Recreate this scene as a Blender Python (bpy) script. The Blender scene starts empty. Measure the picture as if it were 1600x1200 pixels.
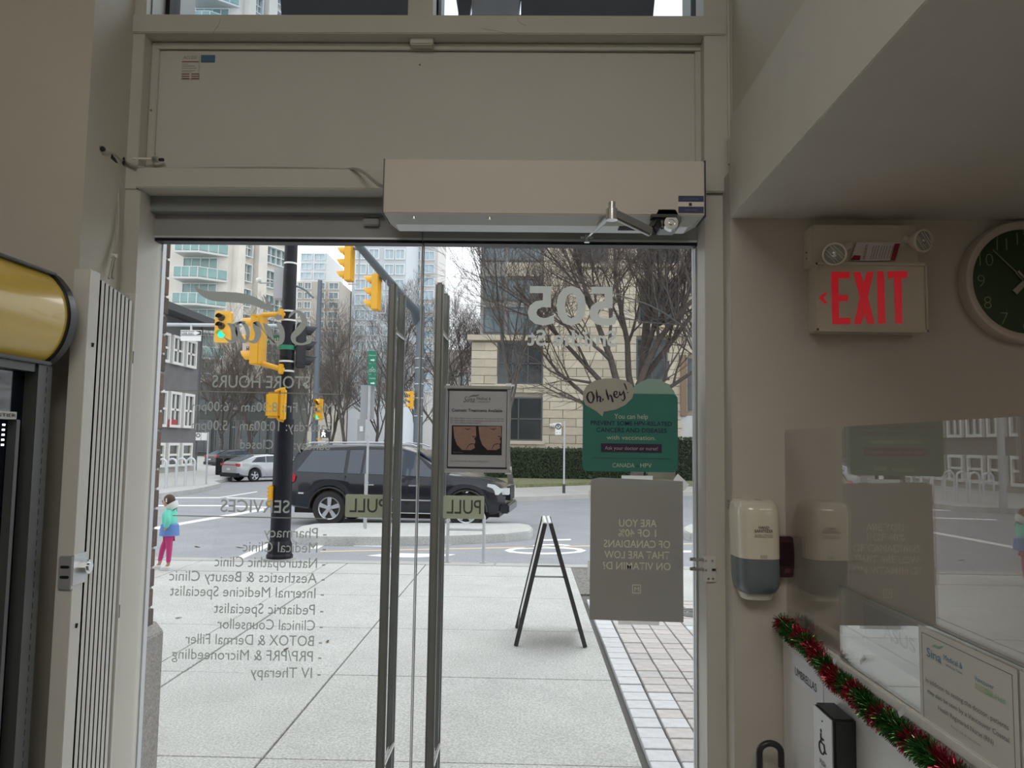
import bpy, bmesh, math, random
from mathutils import Vector, Matrix
S = bpy.context.scene
COL = S.collection
R = math.radians
# ------------------------------------------------------------------ camera
F = 1200.0
YAW, PIT, ROL = 0.0205, 0.0786, 0.0146
CAMZ = 1.60
fw = Vector((-math.sin(YAW)*math.cos(PIT), math.cos(YAW)*math.cos(PIT), math.sin(PIT)))
r0 = Vector((math.cos(YAW), math.sin(YAW), 0)); u0 = r0.cross(fw)
rt = math.cos(ROL)*r0 + math.sin(ROL)*u0
up = -math.sin(ROL)*r0 + math.cos(ROL)*u0
cam = bpy.data.objects.new('camera', bpy.data.cameras.new('camera')); COL.objects.link(cam)
cam.data.sensor_width = 36; cam.data.lens = F/1600*36; cam.data.clip_start = 0.02; cam.data.clip_end = 900
cam.matrix_world = Matrix(((rt.x, up.x, -fw.x, 0), (rt.y, up.y, -fw.y, 0), (rt.z, up.z, -fw.z, CAMZ), (0, 0, 0, 1)))
S.camera = cam
# ------------------------------------------------------------------ sky, sun, exposure
W = bpy.data.worlds.new('world'); S.world = W; W.use_nodes = True
bg = W.node_tree.nodes['Background']; bg.inputs[0].default_value = (0.93, 0.965, 1.0, 1); bg.inputs[1].default_value = 1.75
sun = bpy.data.objects.new('sun', bpy.data.lights.new('sun', 'SUN')); COL.objects.link(sun)
sun.data.energy = 0.9; sun.data.angle = R(35); sun.data.color = (1, .97, .92)
sun.rotation_euler = Vector((-.25, -.75, -.62)).to_track_quat('-Z', 'Y').to_euler()
def area(name, loc, size, watts, color, rot=(0, 0, 0)):
    l = bpy.data.lights.new(name, 'AREA'); l.shape = 'RECTANGLE'; l.size, l.size_y = size; l.energy = watts; l.color = color
    o = bpy.data.objects.new(name, l); o.location = loc; o.rotation_euler = rot; COL.objects.link(o); return o
area('ceiling_light_hall', (-.1, -1.2, 3.85), (1.8, 1.8), 60, (1, .95, .885))
area('ceiling_light_desk', (1.75, 1.0, 2.31), (.18, .18), 3.2, (1, .87, .74))
area('ceiling_light_clinic', (3.0, -1.2, 2.31), (1.2, 1.2), 8, (1, .87, .76))
S.view_settings.view_transform = 'Standard'; S.view_settings.look = 'None'
S.view_settings.gamma = 1; S.view_settings.exposure = 0.0; S.view_settings.use_curve_mapping = False
try: S.cycles.max_bounces = 8; S.cycles.transparent_max_bounces = 24
except Exception: pass

# ------------------------------------------------------------------ helpers
CP = Vector((0, 0, CAMZ))
def ray(px, py): return rt*(px-800) - up*(py-600) + fw*F
def at(px, py, Y):
    d = ray(px, py); return CP + d*(Y/d.y)
def ax(px, py, X):
    d = ray(px, py); return CP + d*(X/d.x)
def gz(px, py, Z=0.0):
    d = ray(px, py); return CP + d*((Z-CAMZ)/d.z)
def pxm(Y): return Y/F
MATS = {}
def mat(name, col, rough=.6, metal=0, var=0, vscale=6, bump=0, bscale=60, emit=None, es=0, trans=0, spec=.5, coat=0, spk=0, sscale=90):
    if name in MATS: return MATS[name]
    m = bpy.data.materials.new(name); m.use_nodes = True; nt = m.node_tree; n = nt.nodes; b = n['Principled BSDF']
    c = tuple(col)+(1,)
    b.inputs['Base Color'].default_value = c; b.inputs['Roughness'].default_value = rough; b.inputs['Metallic'].default_value = metal
    b.inputs['Specular IOR Level'].default_value = spec; b.inputs['Coat Weight'].default_value = coat
    if trans: b.inputs['Transmission Weight'].default_value = trans
    if emit: b.inputs['Emission Color'].default_value = tuple(emit)+(1,); b.inputs['Emission Strength'].default_value = es
    tc = n.new('ShaderNodeTexCoord')
    if var:
        t = n.new('ShaderNodeTexNoise'); t.inputs['Scale'].default_value = vscale; t.inputs['Detail'].default_value = 6; t.inputs['Roughness'].default_value = .65
        nt.links.new(tc.outputs['Object'], t.inputs['Vector'])
        r = n.new('ShaderNodeMapRange'); r.inputs[1].default_value = .3; r.inputs[2].default_value = .7; r.inputs[3].default_value = 1-var; r.inputs[4].default_value = 1+var
        nt.links.new(t.outputs['Fac'], r.inputs[0])
        mx = n.new('ShaderNodeVectorMath'); mx.operation = 'SCALE'; mx.inputs[0].default_value = col
        fac = r.outputs[0]
        if spk:
            t2 = n.new('ShaderNodeTexNoise'); t2.inputs['Scale'].default_value = sscale; t2.inputs['Detail'].default_value = 3; nt.links.new(tc.outputs['Object'], t2.inputs['Vector'])
            r2 = n.new('ShaderNodeMapRange'); r2.inputs[1].default_value = .35; r2.inputs[2].default_value = .65; r2.inputs[3].default_value = 1-spk; r2.inputs[4].default_value = 1+spk; nt.links.new(t2.outputs['Fac'], r2.inputs[0])
            ml = n.new('ShaderNodeMath'); ml.operation = 'MULTIPLY'; nt.links.new(fac, ml.inputs[0]); nt.links.new(r2.outputs[0], ml.inputs[1]); fac = ml.outputs[0]
        nt.links.new(fac, mx.inputs['Scale']); nt.links.new(mx.outputs[0], b.inputs['Base Color'])
    if bump:
        t = n.new('ShaderNodeTexNoise'); t.inputs['Scale'].default_value = bscale; t.inputs['Detail'].default_value = 4
        nt.links.new(tc.outputs['Object'], t.inputs['Vector'])
        bp = n.new('ShaderNodeBump'); bp.inputs['Strength'].default_value = bump; bp.inputs['Distance'].default_value = .01
        nt.links.new(t.outputs['Fac'], bp.inputs['Height']); nt.links.new(bp.outputs[0], b.inputs['Normal'])
    MATS[name] = m; return m
def glassmat(name, tint=(1, 1, 1), f0=.04, gain=1.0, rough=0.0):
    m = bpy.data.materials.new(name); m.use_nodes = True; nt = m.node_tree; n = nt.nodes; n.clear()
    out = n.new('ShaderNodeOutputMaterial'); mx = n.new('ShaderNodeMixShader'); tr = n.new('ShaderNodeBsdfTransparent'); gl = n.new('ShaderNodeBsdfGlossy')
    tr.inputs[0].default_value = tuple(tint)+(1,); gl.inputs['Roughness'].default_value = rough
    lw = n.new('ShaderNodeLayerWeight'); lw.inputs[0].default_value = .5
    pw = n.new('ShaderNodeMath'); pw.operation = 'POWER'; pw.inputs[1].default_value = 5
    ml = n.new('ShaderNodeMath'); ml.operation = 'MULTIPLY_ADD'; ml.inputs[1].default_value = (1-f0)*gain; ml.inputs[2].default_value = f0*gain; ml.use_clamp = True
    L = nt.links.new
    L(lw.outputs['Facing'], pw.inputs[0]); L(pw.outputs[0], ml.inputs[0]); L(ml.outputs[0], mx.inputs[0]); L(tr.outputs[0], mx.inputs[1]); L(gl.outputs[0], mx.inputs[2]); L(mx.outputs[0], out.inputs[0])
    MATS[name] = m; return m
def translu(name, col, amt=.4, var=0):
    m = bpy.data.materials.new(name); m.use_nodes = True; nt = m.node_tree; n = nt.nodes; n.clear()
    out = n.new('ShaderNodeOutputMaterial'); mx = n.new('ShaderNodeMixShader'); d = n.new('ShaderNodeBsdfDiffuse'); t = n.new('ShaderNodeBsdfTranslucent')
    d.inputs[0].default_value = tuple(col)+(1,); t.inputs[0].default_value = tuple(col)+(1,); mx.inputs[0].default_value = amt
    nt.links.new(d.outputs[0], mx.inputs[1]); nt.links.new(t.outputs[0], mx.inputs[2]); nt.links.new(mx.outputs[0], out.inputs[0])
    MATS[name] = m; return m

def wloc(o):
    v = Vector((0, 0, 0))
    while o is not None: v += o.location; o = o.parent
    return v
def tag(o, label=None, cat=None, group=None, kind=None):
    if label: o['label'] = label
    if cat: o['category'] = cat
    if group: o['group'] = group
    if kind: o['kind'] = kind
    return o
def thing(name, label, cat, loc=(0, 0, 0), group=None, kind=None, parent=None):
    o = bpy.data.objects.new(name, None); COL.objects.link(o); o.empty_display_size = .1
    o.location = loc; o.parent = parent
    return tag(o, label, cat, group, kind)
class MB:
    def __init__(s): s.v = []; s.f = []
    def add(s, vs, fs):
        k = len(s.v); s.v += [Vector(p) for p in vs]; s.f += [tuple(i+k for i in f) for f in fs]; return s
    def box(s, x0, x1, y0, y1, z0, z1):
        if x0 > x1: x0, x1 = x1, x0
        if y0 > y1: y0, y1 = y1, y0
        if z0 > z1: z0, z1 = z1, z0
        return s.add([(x, y, z) for z in (z0, z1) for y in (y0, y1) for x in (x0, x1)],
                     [(0, 2, 3, 1), (4, 5, 7, 6), (0, 1, 5, 4), (2, 6, 7, 3), (0, 4, 6, 2), (1, 3, 7, 5)])
    def obox(s, c, hx, hy, hz):
        c, hx, hy, hz = map(Vector, (c, hx, hy, hz))
        return s.add([c+hx*a+hy*b+hz*d for d in (-1, 1) for b in (-1, 1) for a in (-1, 1)],
                     [(0, 2, 3, 1), (4, 5, 7, 6), (0, 1, 5, 4), (2, 6, 7, 3), (0, 4, 6, 2), (1, 3, 7, 5)])
    def bar(s, a, b, w, h, upv=(0, 0, 1)):
        a, b = Vector(a), Vector(b); d = (b-a); L = d.length; d.normalize(); u = Vector(upv)
        x = d.cross(u)
        if x.length < 1e-4: x = d.cross(Vector((1, 0, 0)))
        x.normalize(); u = x.cross(d)
        return s.obox((a+b)/2, x*w/2, d*L/2, u*h/2)
    def cyl(s, a, b, r, r2=None, n=12, caps=True):
        a, b = Vector(a), Vector(b); r2 = r if r2 is None else r2
        d = (b-a).normalized(); x = d.orthogonal().normalized(); y = d.cross(x); k = len(s.v)
        for c, q in ((a, r), (b, r2)):
            for i in range(n):
                t = 2*math.pi*i/n; s.v.append(c+x*q*math.cos(t)+y*q*math.sin(t))
        for i in range(n): s.f.append((k+i, k+(i+1) % n, k+n+(i+1) % n, k+n+i))
        if caps: s.f.append(tuple(k+n-1-i for i in range(n))); s.f.append(tuple(k+n+i for i in range(n)))
        return s
    def tube(s, pts, r, n=8):
        pts = [Vector(p) for p in pts]; rs = r if isinstance(r, (list, tuple)) else [r]*len(pts); k = len(s.v); x = None
        for i, p in enumerate(pts):
            d = (pts[min(i+1, len(pts)-1)]-pts[max(i-1, 0)]).normalized()
            x = d.orthogonal().normalized() if x is None else (x-d*x.dot(d)).normalized()
            y = d.cross(x)
            for j in range(n):
                t = 2*math.pi*j/n; s.v.append(p+(x*math.cos(t)+y*math.sin(t))*rs[i])
        for i in range(len(pts)-1):
            for j in range(n): s.f.append((k+i*n+j, k+i*n+(j+1) % n, k+(i+1)*n+(j+1) % n, k+(i+1)*n+j))
        s.f.append(tuple(k+n-1-j for j in range(n))); s.f.append(tuple(k+(len(pts)-1)*n+j for j in range(n)))
        return s
    def prism(s, poly, o, ux, uy, dep):
        """poly of (a,b) in frame ux,uy at o, extruded by vector dep"""
        o, ux, uy, dep = map(Vector, (o, ux, uy, dep)); n = len(poly); k = len(s.v)
        for q in (Vector((0, 0, 0)), dep):
            for a, b in poly: s.v.append(o+ux*a+uy*b+q)
        s.f.append(tuple(k+i for i in range(n))); s.f.append(tuple(k+2*n-1-i for i in range(n)))
        for i in range(n): s.f.append((k+i, k+n+i, k+n+(i+1) % n, k+(i+1) % n))
        return s
    def lathe(s, prof, o=(0, 0, 0), axis=(0, 0, 1), n=24):
        o = Vector(o); d = Vector(axis).normalized(); x = d.orthogonal().normalized(); y = d.cross(x); k = len(s.v); m = len(prof)
        for r, h in prof:
            for j in range(n):
                t = 2*math.pi*j/n; s.v.append(o+d*h+(x*math.cos(t)+y*math.sin(t))*max(r, 1e-5))
        for i in range(m-1):
            for j in range(n): s.f.append((k+i*n+j, k+i*n+(j+1) % n, k+(i+1)*n+(j+1) % n, k+(i+1)*n+j))
        return s
    def ball(s, c, rx, ry=None, rz=None, n=12, m=8):
        ry = ry or rx; rz = rz or rx; c = Vector(c); k = len(s.v)
        for i in range(m+1):
            a = math.pi*i/m
            for j in range(n):
                t = 2*math.pi*j/n; s.v.append(c+Vector((rx*math.sin(a)*math.cos(t), ry*math.sin(a)*math.sin(t), rz*math.cos(a))))
        for i in range(m):
            for j in range(n): s.f.append((k+i*n+j, k+(i+1)*n+j, k+(i+1)*n+(j+1) % n, k+i*n+(j+1) % n))
        return s
    def build(s, name, m, parent=None, local=False, smooth=False, bevel=0, seg=2, label=None, cat=None, group=None, kind=None, auto=True):
        me = bpy.data.meshes.new(name)
        if parent is None and not local:
            xs = [v.x for v in s.v]; ys = [v.y for v in s.v]; zs = [v.z for v in s.v]
            off = Vector(((min(xs)+max(xs))/2, (min(ys)+max(ys))/2, min(zs)))
        elif local: off = Vector((0, 0, 0))
        else: off = wloc(parent)
        me.from_pydata([v-off for v in s.v], [], s.f)
        bm = bmesh.new(); bm.from_mesh(me)
        if len(bm.verts) < 60000:
            bmesh.ops.remove_doubles(bm, verts=bm.verts, dist=1e-6)
            bmesh.ops.recalc_face_normals(bm, faces=bm.faces)
        if bevel:
            es = [e for e in bm.edges if len(e.link_faces) == 2 and e.calc_face_angle(0) > R(35)]
            bmesh.ops.bevel(bm, geom=es, offset=bevel, segments=seg, affect='EDGES', clamp_overlap=True)
        bm.to_mesh(me); bm.free()
        if smooth:
            for p in me.polygons: p.use_smooth = True
            if auto: me.set_sharp_from_angle(angle=R(38))
        me.materials.append(m)
        o = bpy.data.objects.new(name, me); COL.objects.link(o)
        if parent is None and not local: o.location = off
        o.parent = parent
        return tag(o, label, cat, group, kind)
def struct(mb, name, m, parent=None, **k): return mb.build(name, m, parent, kind='structure' if parent is None else None, **k)
def copy_tree(o, parent=None, loc=None, rotz=None, label=None):
    c = o.copy(); COL.objects.link(c); c.parent = parent
    if loc is not None: c.location = loc
    if rotz is not None: c.rotation_euler.z = rotz
    if label: c['label'] = label
    for ch in list(o.children): copy_tree(ch, c)
    return c

_tc = {}
def _textmesh(s, shear, offset, space):
    cu = bpy.data.curves.new('t', 'FONT'); cu.body = s; cu.size = 1; cu.shear = shear; cu.offset = offset; cu.space_character = space
    cu.resolution_u = 3; cu.fill_mode = 'FRONT'
    ob = bpy.data.objects.new('t', cu); COL.objects.link(ob)
    me = bpy.data.meshes.new_from_object(ob.evaluated_get(bpy.context.evaluated_depsgraph_get()))
    bpy.data.objects.remove(ob); bpy.data.curves.remove(cu); return me
CAPH = None
def text(s, o, ux, uz, width, cap, m, parent, name='lettering', thick=.0006, shear=0, offset=0, space=1, label=None, center=False):
    """flat lettering: baseline start o, unit axes ux (reading direction) and uz, total width and cap height"""
    global CAPH
    if CAPH is None:
        h = _textmesh('H', 0, 0, 1); CAPH = max(v.co.y for v in h.vertices); bpy.data.meshes.remove(h)
    me = _textmesh(s, shear, offset, space)
    x0 = min(v.co.x for v in me.vertices); x1 = max(v.co.x for v in me.vertices)
    sy = cap/CAPH; sx = width/(x1-x0) if width else sy
    ux = Vector(ux).normalized(); uz = Vector(uz).normalized(); nn = ux.cross(uz)
    o = Vector(o)
    if center: o = o-ux*((x1-x0)*sx/2)
    off = wloc(parent) if parent else Vector((0, 0, 0))
    for v in me.vertices:
        v.co = o+ux*((v.co.x-x0)*sx)+uz*(v.co.y*sy)+nn*thick-off
    me.materials.clear(); me.materials.append(m)
    ob = bpy.data.objects.new(name, me); COL.objects.link(ob); ob.parent = parent
    if label: ob['label'] = label
    return ob
def smooth_pts(pts, n=5):
    out = []; P = [pts[0]]+list(pts)+[pts[-1]]
    for i in range(1, len(P)-2):
        for j in range(n):
            t = j/n; q = []
            for c in range(len(pts[0])):
                a, b, d, e = P[i-1][c], P[i][c], P[i+1][c], P[i+2][c]
                q.append(.5*((2*b)+(-a+d)*t+(2*a-5*b+4*d-e)*t*t+(-a+3*b-3*d+e)*t**3))
            out.append(q)
    out.append(list(pts[-1])); return out
def ribbon(mb, pts, Y, thick=.0008):
    """brush stroke (px,py,width px) laid on the plane y=Y"""
    P = smooth_pts(pts, 6); L = []; Rr = []
    for i, (x, y, w) in enumerate(P):
        a = P[max(i-1, 0)]; b = P[min(i+1, len(P)-1)]; dx, dy = b[0]-a[0], b[1]-a[1]; l = math.hypot(dx, dy) or 1
        nx, ny = -dy/l, dx/l; w = max(w, .5)/2
        L.append(at(x+nx*w, y+ny*w, Y)); Rr.append(at(x-nx*w, y-ny*w, Y))
    k = len(mb.v); mb.v += L+Rr; n = len(L)
    for i in range(n-1): mb.f.append((k+i, k+i+1, k+n+i+1, k+n+i))
    return mb
def polyat(mb, pts, Y, dep=.001):
    P = [at(x, y, Y) for x, y in pts]; n = len(P); k = len(mb.v)
    mb.v += P+[p+Vector((0, dep, 0)) for p in P]
    mb.f.append(tuple(k+i for i in range(n))); mb.f.append(tuple(k+2*n-1-i for i in range(n)))
    for i in range(n): mb.f.append((k+i, k+n+i, k+n+(i+1) % n, k+(i+1) % n))
    return mb
def rrect(w, h, r, n=5):
    P = []
    for cx, cy, a0 in ((w/2-r, h/2-r, 0), (-w/2+r, h/2-r, 90), (-w/2+r, -h/2+r, 180), (w/2-r, -h/2+r, 270)):
        for i in range(n+1):
            a = R(a0+90*i/n); P.append((cx+r*math.cos(a), cy+r*math.sin(a)))
    return P
XA, YA, ZA = Vector((1, 0, 0)), Vector((0, 1, 0)), Vector((0, 0, 1))

# ------------------------------------------------------------------ materials
WALL = mat('painted_wall', (.60, .57, .50), .65, var=.03, vscale=3, bump=.05, bscale=90)
FRAME = mat('painted_frame', (.60, .585, .53), .45, var=.03, vscale=5)
PANEL = mat('painted_panel', (.62, .61, .565), .5, var=.03, vscale=2)
CEIL = mat('ceiling_paint', (.66, .64, .59), .8, var=.03)
FLOOR = mat('floor_tile', (.30, .29, .27), .35, var=.1)
SEAM = mat('seam', (.015, .015, .015), .8)
ALU = mat('aluminium', (.62, .64, .67), .38, metal=.6, var=.03)
ALUD = mat('dark_rail', (.33, .345, .35), .5, metal=.15, var=.04)
HEAD = mat('dark_head', (.24, .255, .26), .5)
STEEL = mat('brushed_steel', (.30, .32, .32), .34, metal=.6, var=.05)
CHROME = mat('chrome', (.7, .72, .73), .16, metal=1)
GLASS = glassmat('door_glass', (.985, .99, .99), .035, .55)
GLASS2 = glassmat('transom_glass', (.82, .86, .90), .04, 1)
PLEXI = glassmat('acrylic', (.95, .955, .95), .045, 1.9)
VINYL = translu('vinyl_letter', (.52, .55, .53), .26)
WHITEP = mat('white_plastic', (.78, .76, .70), .35)
BLACKP = mat('black_plastic', (.02, .022, .025), .35)
BLACK = mat('black_paint', (.012, .013, .016), .4, spec=.25)
PAPER = mat('white_paper', (.80, .80, .80), .7)
TAPE = translu('white_tape', (.9, .9, .9), .5)
INK = mat('black_ink', (.03, .03, .035), .7)
GINK = mat('grey_ink', (.18, .18, .19), .7)
# ================================================================== THE ROOM
YF, YD = 2.54, 2.68                       # face of the frame, plane of the glass doors
XL = at(203, 120, YF).x                   # left edge of the frame
XR = at(1137, 700, YF).x                  # right edge of the frame
JL = at(207, 600, YF).x+.0                # door reveal left / right
JL = at(198, 700, YF).x
JR = at(1103, 700, YF).x
zb0, zb1 = at(650, 55, YF).z, at(650, 26, YF).z          # beam over the panel
zs0, zs1 = at(400, 297, YF).z, at(400, 266, YF).z        # beam under the panel
CEILZ = 4.1
struct(MB().box(-2.3, 4.2, -4.3, YD+.02, -.12, 0), 'floor', FLOOR)
struct(MB().box(-2.3, .9, -4.3, 2.9, CEILZ, CEILZ+.1), 'ceiling', CEIL)
struct(MB().box(-2.3, -2.2, -4.3, 2.9, 0, CEILZ), 'wall_left', WALL)
struct(MB().box(-2.3, 4.2, -4.4, -4.3, 0, CEILZ), 'wall_back', WALL)
XC = at(145, 60, 2.30).x
struct(MB().box(-2.25, XC, 2.30, 2.60, 0, CEILZ), 'wall_column', WALL)
XW = at(1144, 700, 2.445).x               # corner of the wall carrying the sign
struct(MB().box(XW, 4.2, 2.445, 2.62, 0, 2.5), 'wall_front', mat('clinic_wall', (.56, .52, .47), .7, var=.03, vscale=2, bump=.05, bscale=80), bevel=.002)
struct(MB().box(4.1, 4.2, -4.3, 2.6, 0, 2.5), 'wall_right', WALL)
ZS = at(1160, 341, 2.44).z                # underside of the dropped ceiling
struct(MB().box(XW, 4.2, -4.3, 2.445, ZS, ZS+.33), 'ceiling.001', CEIL, bevel=.003)
struct(MB().box(XW+.035, XW+.15, -4.3, 2.9, ZS+.33, CEILZ), 'wall_upper', WALL)
# frame: verticals, beams
struct(MB().box(XC-.01, JL, YF, 2.74, 0, zs0), 'trim_1', FRAME, bevel=.002)
struct(MB().box(XC-.01, at(222, 150, YF).x, YF-.004, 2.9, zs0, CEILZ), 'trim_2', FRAME, bevel=.002)
struct(MB().box(JR, XW+.04, YF, 2.72, 0, zs0), 'trim_3', FRAME, bevel=.002)
struct(MB().box(at(1100, 150, YF).x, XW+.04, YF-.004, 2.9, zs0, CEILZ), 'trim_4', FRAME, bevel=.002)
beam = struct(MB().box(XL, XR, YF-.012, YF+.12, zb0, zb1), 'trim_5', FRAME, bevel=.003)
for cp_ in ([(345, 29), (342, 38), (336, 46), (332, 54)], [(808, 28), (810, 34), (816, 38), (822, 40)], [(752, 44), (760, 46), (774, 48), (788, 51), (800, 54)]):
    MB().tube([at(x, y, YF-.0122) for x, y in cp_], .0006, 4).build('hairline_crack', HEAD, beam)
struct(MB().box(at(212, 280, YF-.02).x, XR, YF-.02, YF+.12, zs0, zs1), 'trim_6', FRAME, bevel=.003)
# dark door head and gap
zh0 = at(400, 331, 2.61).z
struct(MB().box(JL, JR, 2.61, 2.80, zh0, zs0+.02), 'trim_7', HEAD)
# aluminium jambs beside the glass
xj0, xj1 = at(232, 500, YD).x, at(243, 500, YD).x
struct(MB().box(JL-.01, xj0-.006, YD-.01, 2.74, 0, zh0), 'trim_8', SEAM)
m = MB().box(xj0-.004, xj1-.008, YD+.012, 2.73, 0, zh0).box(xj1-.009, xj1-.001, YD+.03, 2.74, 0, zh0)
struct(m, 'trim_9', ALU, bevel=.002)
xr0 = at(1089, 600, YD).x
struct(MB().box(xr0, JR+.01, YD+.0, 2.72, 0, zh0), 'trim_10', ALU, bevel=.002)
# infill panel over the doors
pn = thing('wall_panel', None, None, (0, 2.60, zs1), kind='structure')
px0, px1 = at(233, 160, 2.60).x, at(1098, 160, 2.60).x
struct(MB().box(px0-.02, px1+.02, 2.64, 2.7, zs0, zb1), 'shadow_gap', SEAM, pn)
MB().box(px0+.004, px1-.004, 2.60, 2.63, zs1-.01, at(650, 67, 2.6).z).build('panel', PANEL, pn, bevel=.002)
pf = MB(); zt = at(650, 68, 2.59).z; zt2 = at(650, 78, 2.59).z
pf.box(px0+.006, px1-.006, 2.588, 2.60, zt2, zt).box(px0+.006, px0+.032, 2.588, 2.60, zs1, zt2).box(px1-.028, px1-.006, 2.588, 2.60, zs1, zt2)
pf.build('panel_edging', FRAME, pn, bevel=.002)
m = MB(); c = at(660, 67, 2.58); m.box(c.x-.04, c.x+.04, 2.555, 2.59, c.z-.018, c.z+.02); m.build('panel_clip', FRAME, pn, bevel=.004)
for q in ((656, 101), (1018, 380), (236, 172)):
    c = at(q[0], q[1], 2.585)
    if q[1] < 300: MB().ball(c, .0035).build('screw', HEAD, pn)
# paper sticker and blue tag on the panel
st = thing('inspection_sticker', 'white printed inspection sticker near top left of the panel above the doors', 'sticker', at(297, 124, 2.598))
c0, c1 = at(283, 124, 2.599), at(312, 86, 2.599)
MB().box(c0.x, c1.x, 2.597, 2.5995, c0.z, c1.z).build('paper', mat('sticker_paper', (.62, .59, .55), .7), st)
RINK = mat('dark_red_ink', (.16, .05, .05), .7)
text('ACCESS', at(286, 92, 2.597), XA, ZA, .05, .010, GINK, st, shear=.3)
for i, (y, w, h) in enumerate(((96, 26, 1.2), (100, 10, .5), (103, 20, .5), (106, 22, .5), (110, 20, .5), (112, 16, .5))):
    a, b = at(284.5, y, 2.597), at(284.5+w, y+h, 2.597); MB().box(a.x, b.x, 2.5962, 2.597, a.z, b.z).build('printed_line', RINK if i == 0 else GINK, st)
for x, y in ((284, 115), (299, 115), (284, 118.5), (299, 118.5), (284, 122), (299, 122)):
    a, b = at(x, y, 2.597), at(x+12, y+1.3, 2.597); MB().box(a.x, b.x, 2.5962, 2.597, a.z, b.z).build('printed_line', RINK, st)
a, b = at(314, 97, 2.598), at(336, 86.5, 2.598)
bt = MB().box(a.x, b.x, 2.596, 2.5995, b.z, a.z).build('blue_tag', mat('blue_tape', (.07, .17, .27), .6), label='small blue adhesive tag on the panel beside the printed sticker', cat='sticker')

MB().cyl((XR+.012, YF-.006, zs0+.10), (XR+.012, YF-.006, CEILZ), .006, n=10).build('conduit_pipe', FRAME, smooth=True, label='thin pale conduit pipe running up the corner right of the door frame', cat='pipe')
MB().cyl((XR+.035, YF-.012, ZS+.02), (XR+.035, YF-.012, CEILZ), .012, n=12).build('conduit_pipe', FRAME, smooth=True, label='thicker pale pipe in the corner beside the dropped ceiling face', cat='pipe')
# ------------------------------------------------------------------ transom windows
def window(n, xa, xb):
    w = thing('window_%d' % n, None, None, (0, 2.7, zb1), kind='structure')
    z1 = CEILZ-.15
    fr = MB(); a, b = at(xa, 12, 2.66).x, at(xb, 12, 2.66).x
    fr.box(a-.02, b+.02, 2.68, 2.72, z1, z1+.1).box(a-.012, a+.003, 2.66, 2.74, zb1-.02, z1).box(b-.003, b+.012, 2.66, 2.74, zb1-.02, z1)
    fr.build('gasket', BLACK, w)
    MB().box(a, b, 2.69, 2.70, zb1-.02, z1).build('pane', GLASS2, w)
    return a, b
a1 = window(1, 264, 643); a2 = window(2, 684, 1088)
struct(MB().box(a1[1]+.004, a2[0]-.004, 2.56, 2.9, zb1-.02, CEILZ), 'trim_11', FRAME, bevel=.002)
struct(MB().box(XL+.05, a1[0]-.014, 2.57, 2.9, zb1-.02, CEILZ), 'trim_12', PANEL, bevel=.002)
struct(MB().box(a2[1]+.013, XR-.02, 2.57, 2.9, zb1-.02, CEILZ), 'trim_13', PANEL, bevel=.002)
struct(MB().box(XL, XR, 2.6, 2.9, CEILZ-.14, CEILZ), 'trim_14', FRAME)

# ------------------------------------------------------------------ glass doors
xm = at(656.5, 600, YD).x; zr1, zr0 = at(650, 332, YD).z, at(650, 381, YD).z
def door(n, x0, x1):
    d = thing('door_%d' % n, None, None, ((x0+x1)/2, YD, 0), kind='structure')
    MB().box(x0+.003, x1-.003, YD-.006, YD+.006, .12, zr0+.02).build('pane', GLASS, d)
    m = MB().box(x0, x1, YD-.028, YD+.028, zr0+.010, zr1-.004); m.build('top_rail', ALUD, d, bevel=.003)
    MB().box(x0, x1, YD-.032, YD-.006, zr0+.006, zr0+.013).build('rail_bead', ALU, d)
    MB().box(x0, x1, YD-.024, YD+.024, zr0-.004, zr0+.006).build('rail_gasket', BLACK, d)
    MB().box(x0, x1, YD-.028, YD+.028, .01, .12).build('bottom_rail', ALU, d, bevel=.003)
    return d
d1 = door(1, xj0, xm-.0015); d2 = door(2, xm+.0015, xr0)
EDGE = mat('glass_edge', (.75, .82, .82), .2, spec=.8)
MB().box(xm-.0045, xm-.0015, YD-.008, YD+.008, .12, zr0).build('edge_seal', EDGE, d1)
MB().box(xm+.0015, xm+.0035, YD-.008, YD+.008, .12, zr0).build('edge_seal', mat('dark_edge', (.12, .13, .13), .3), d2)
for xx in (.004, .012): MB().box(xr0-xx-.003, xr0-xx, YD-.01, YD+.008, .12, zr0).build('edge_seal', ALU, d2)
def handle(d, pxl):
    for Y, nm in ((2.585, 'handle'), (2.775, 'handle')):
        a = at(pxl+6.5, 600, 2.585).x
        zt = 2.148
        h = MB().box(a-.0145, a+.0145, Y-.012, Y+.012, .35, zt).build(nm, STEEL, d, bevel=.007, seg=3, smooth=True)
        for z in (1.98, .55):
            MB().cyl((a+.008, Y, z), (a+.008, YD, z), .009, n=14).build('standoff', CHROME, h, smooth=True)
handle(d1, 603.5); handle(d2, 677.5)
# door stop sensor bits on the rail
c = at(581, 349, YD-.03)
m = MB().box(c.x-.028, c.x+.028, YD-.05, YD-.028, c.z-.012, c.z+.012).box(c.x-.026, c.x+.026, YD-.04, YD-.028, c.z+.02, c.z+.03)
m.build('door_contact', mat('sensor_grey', (.33, .35, .37), .5), d1, bevel=.003)

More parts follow.
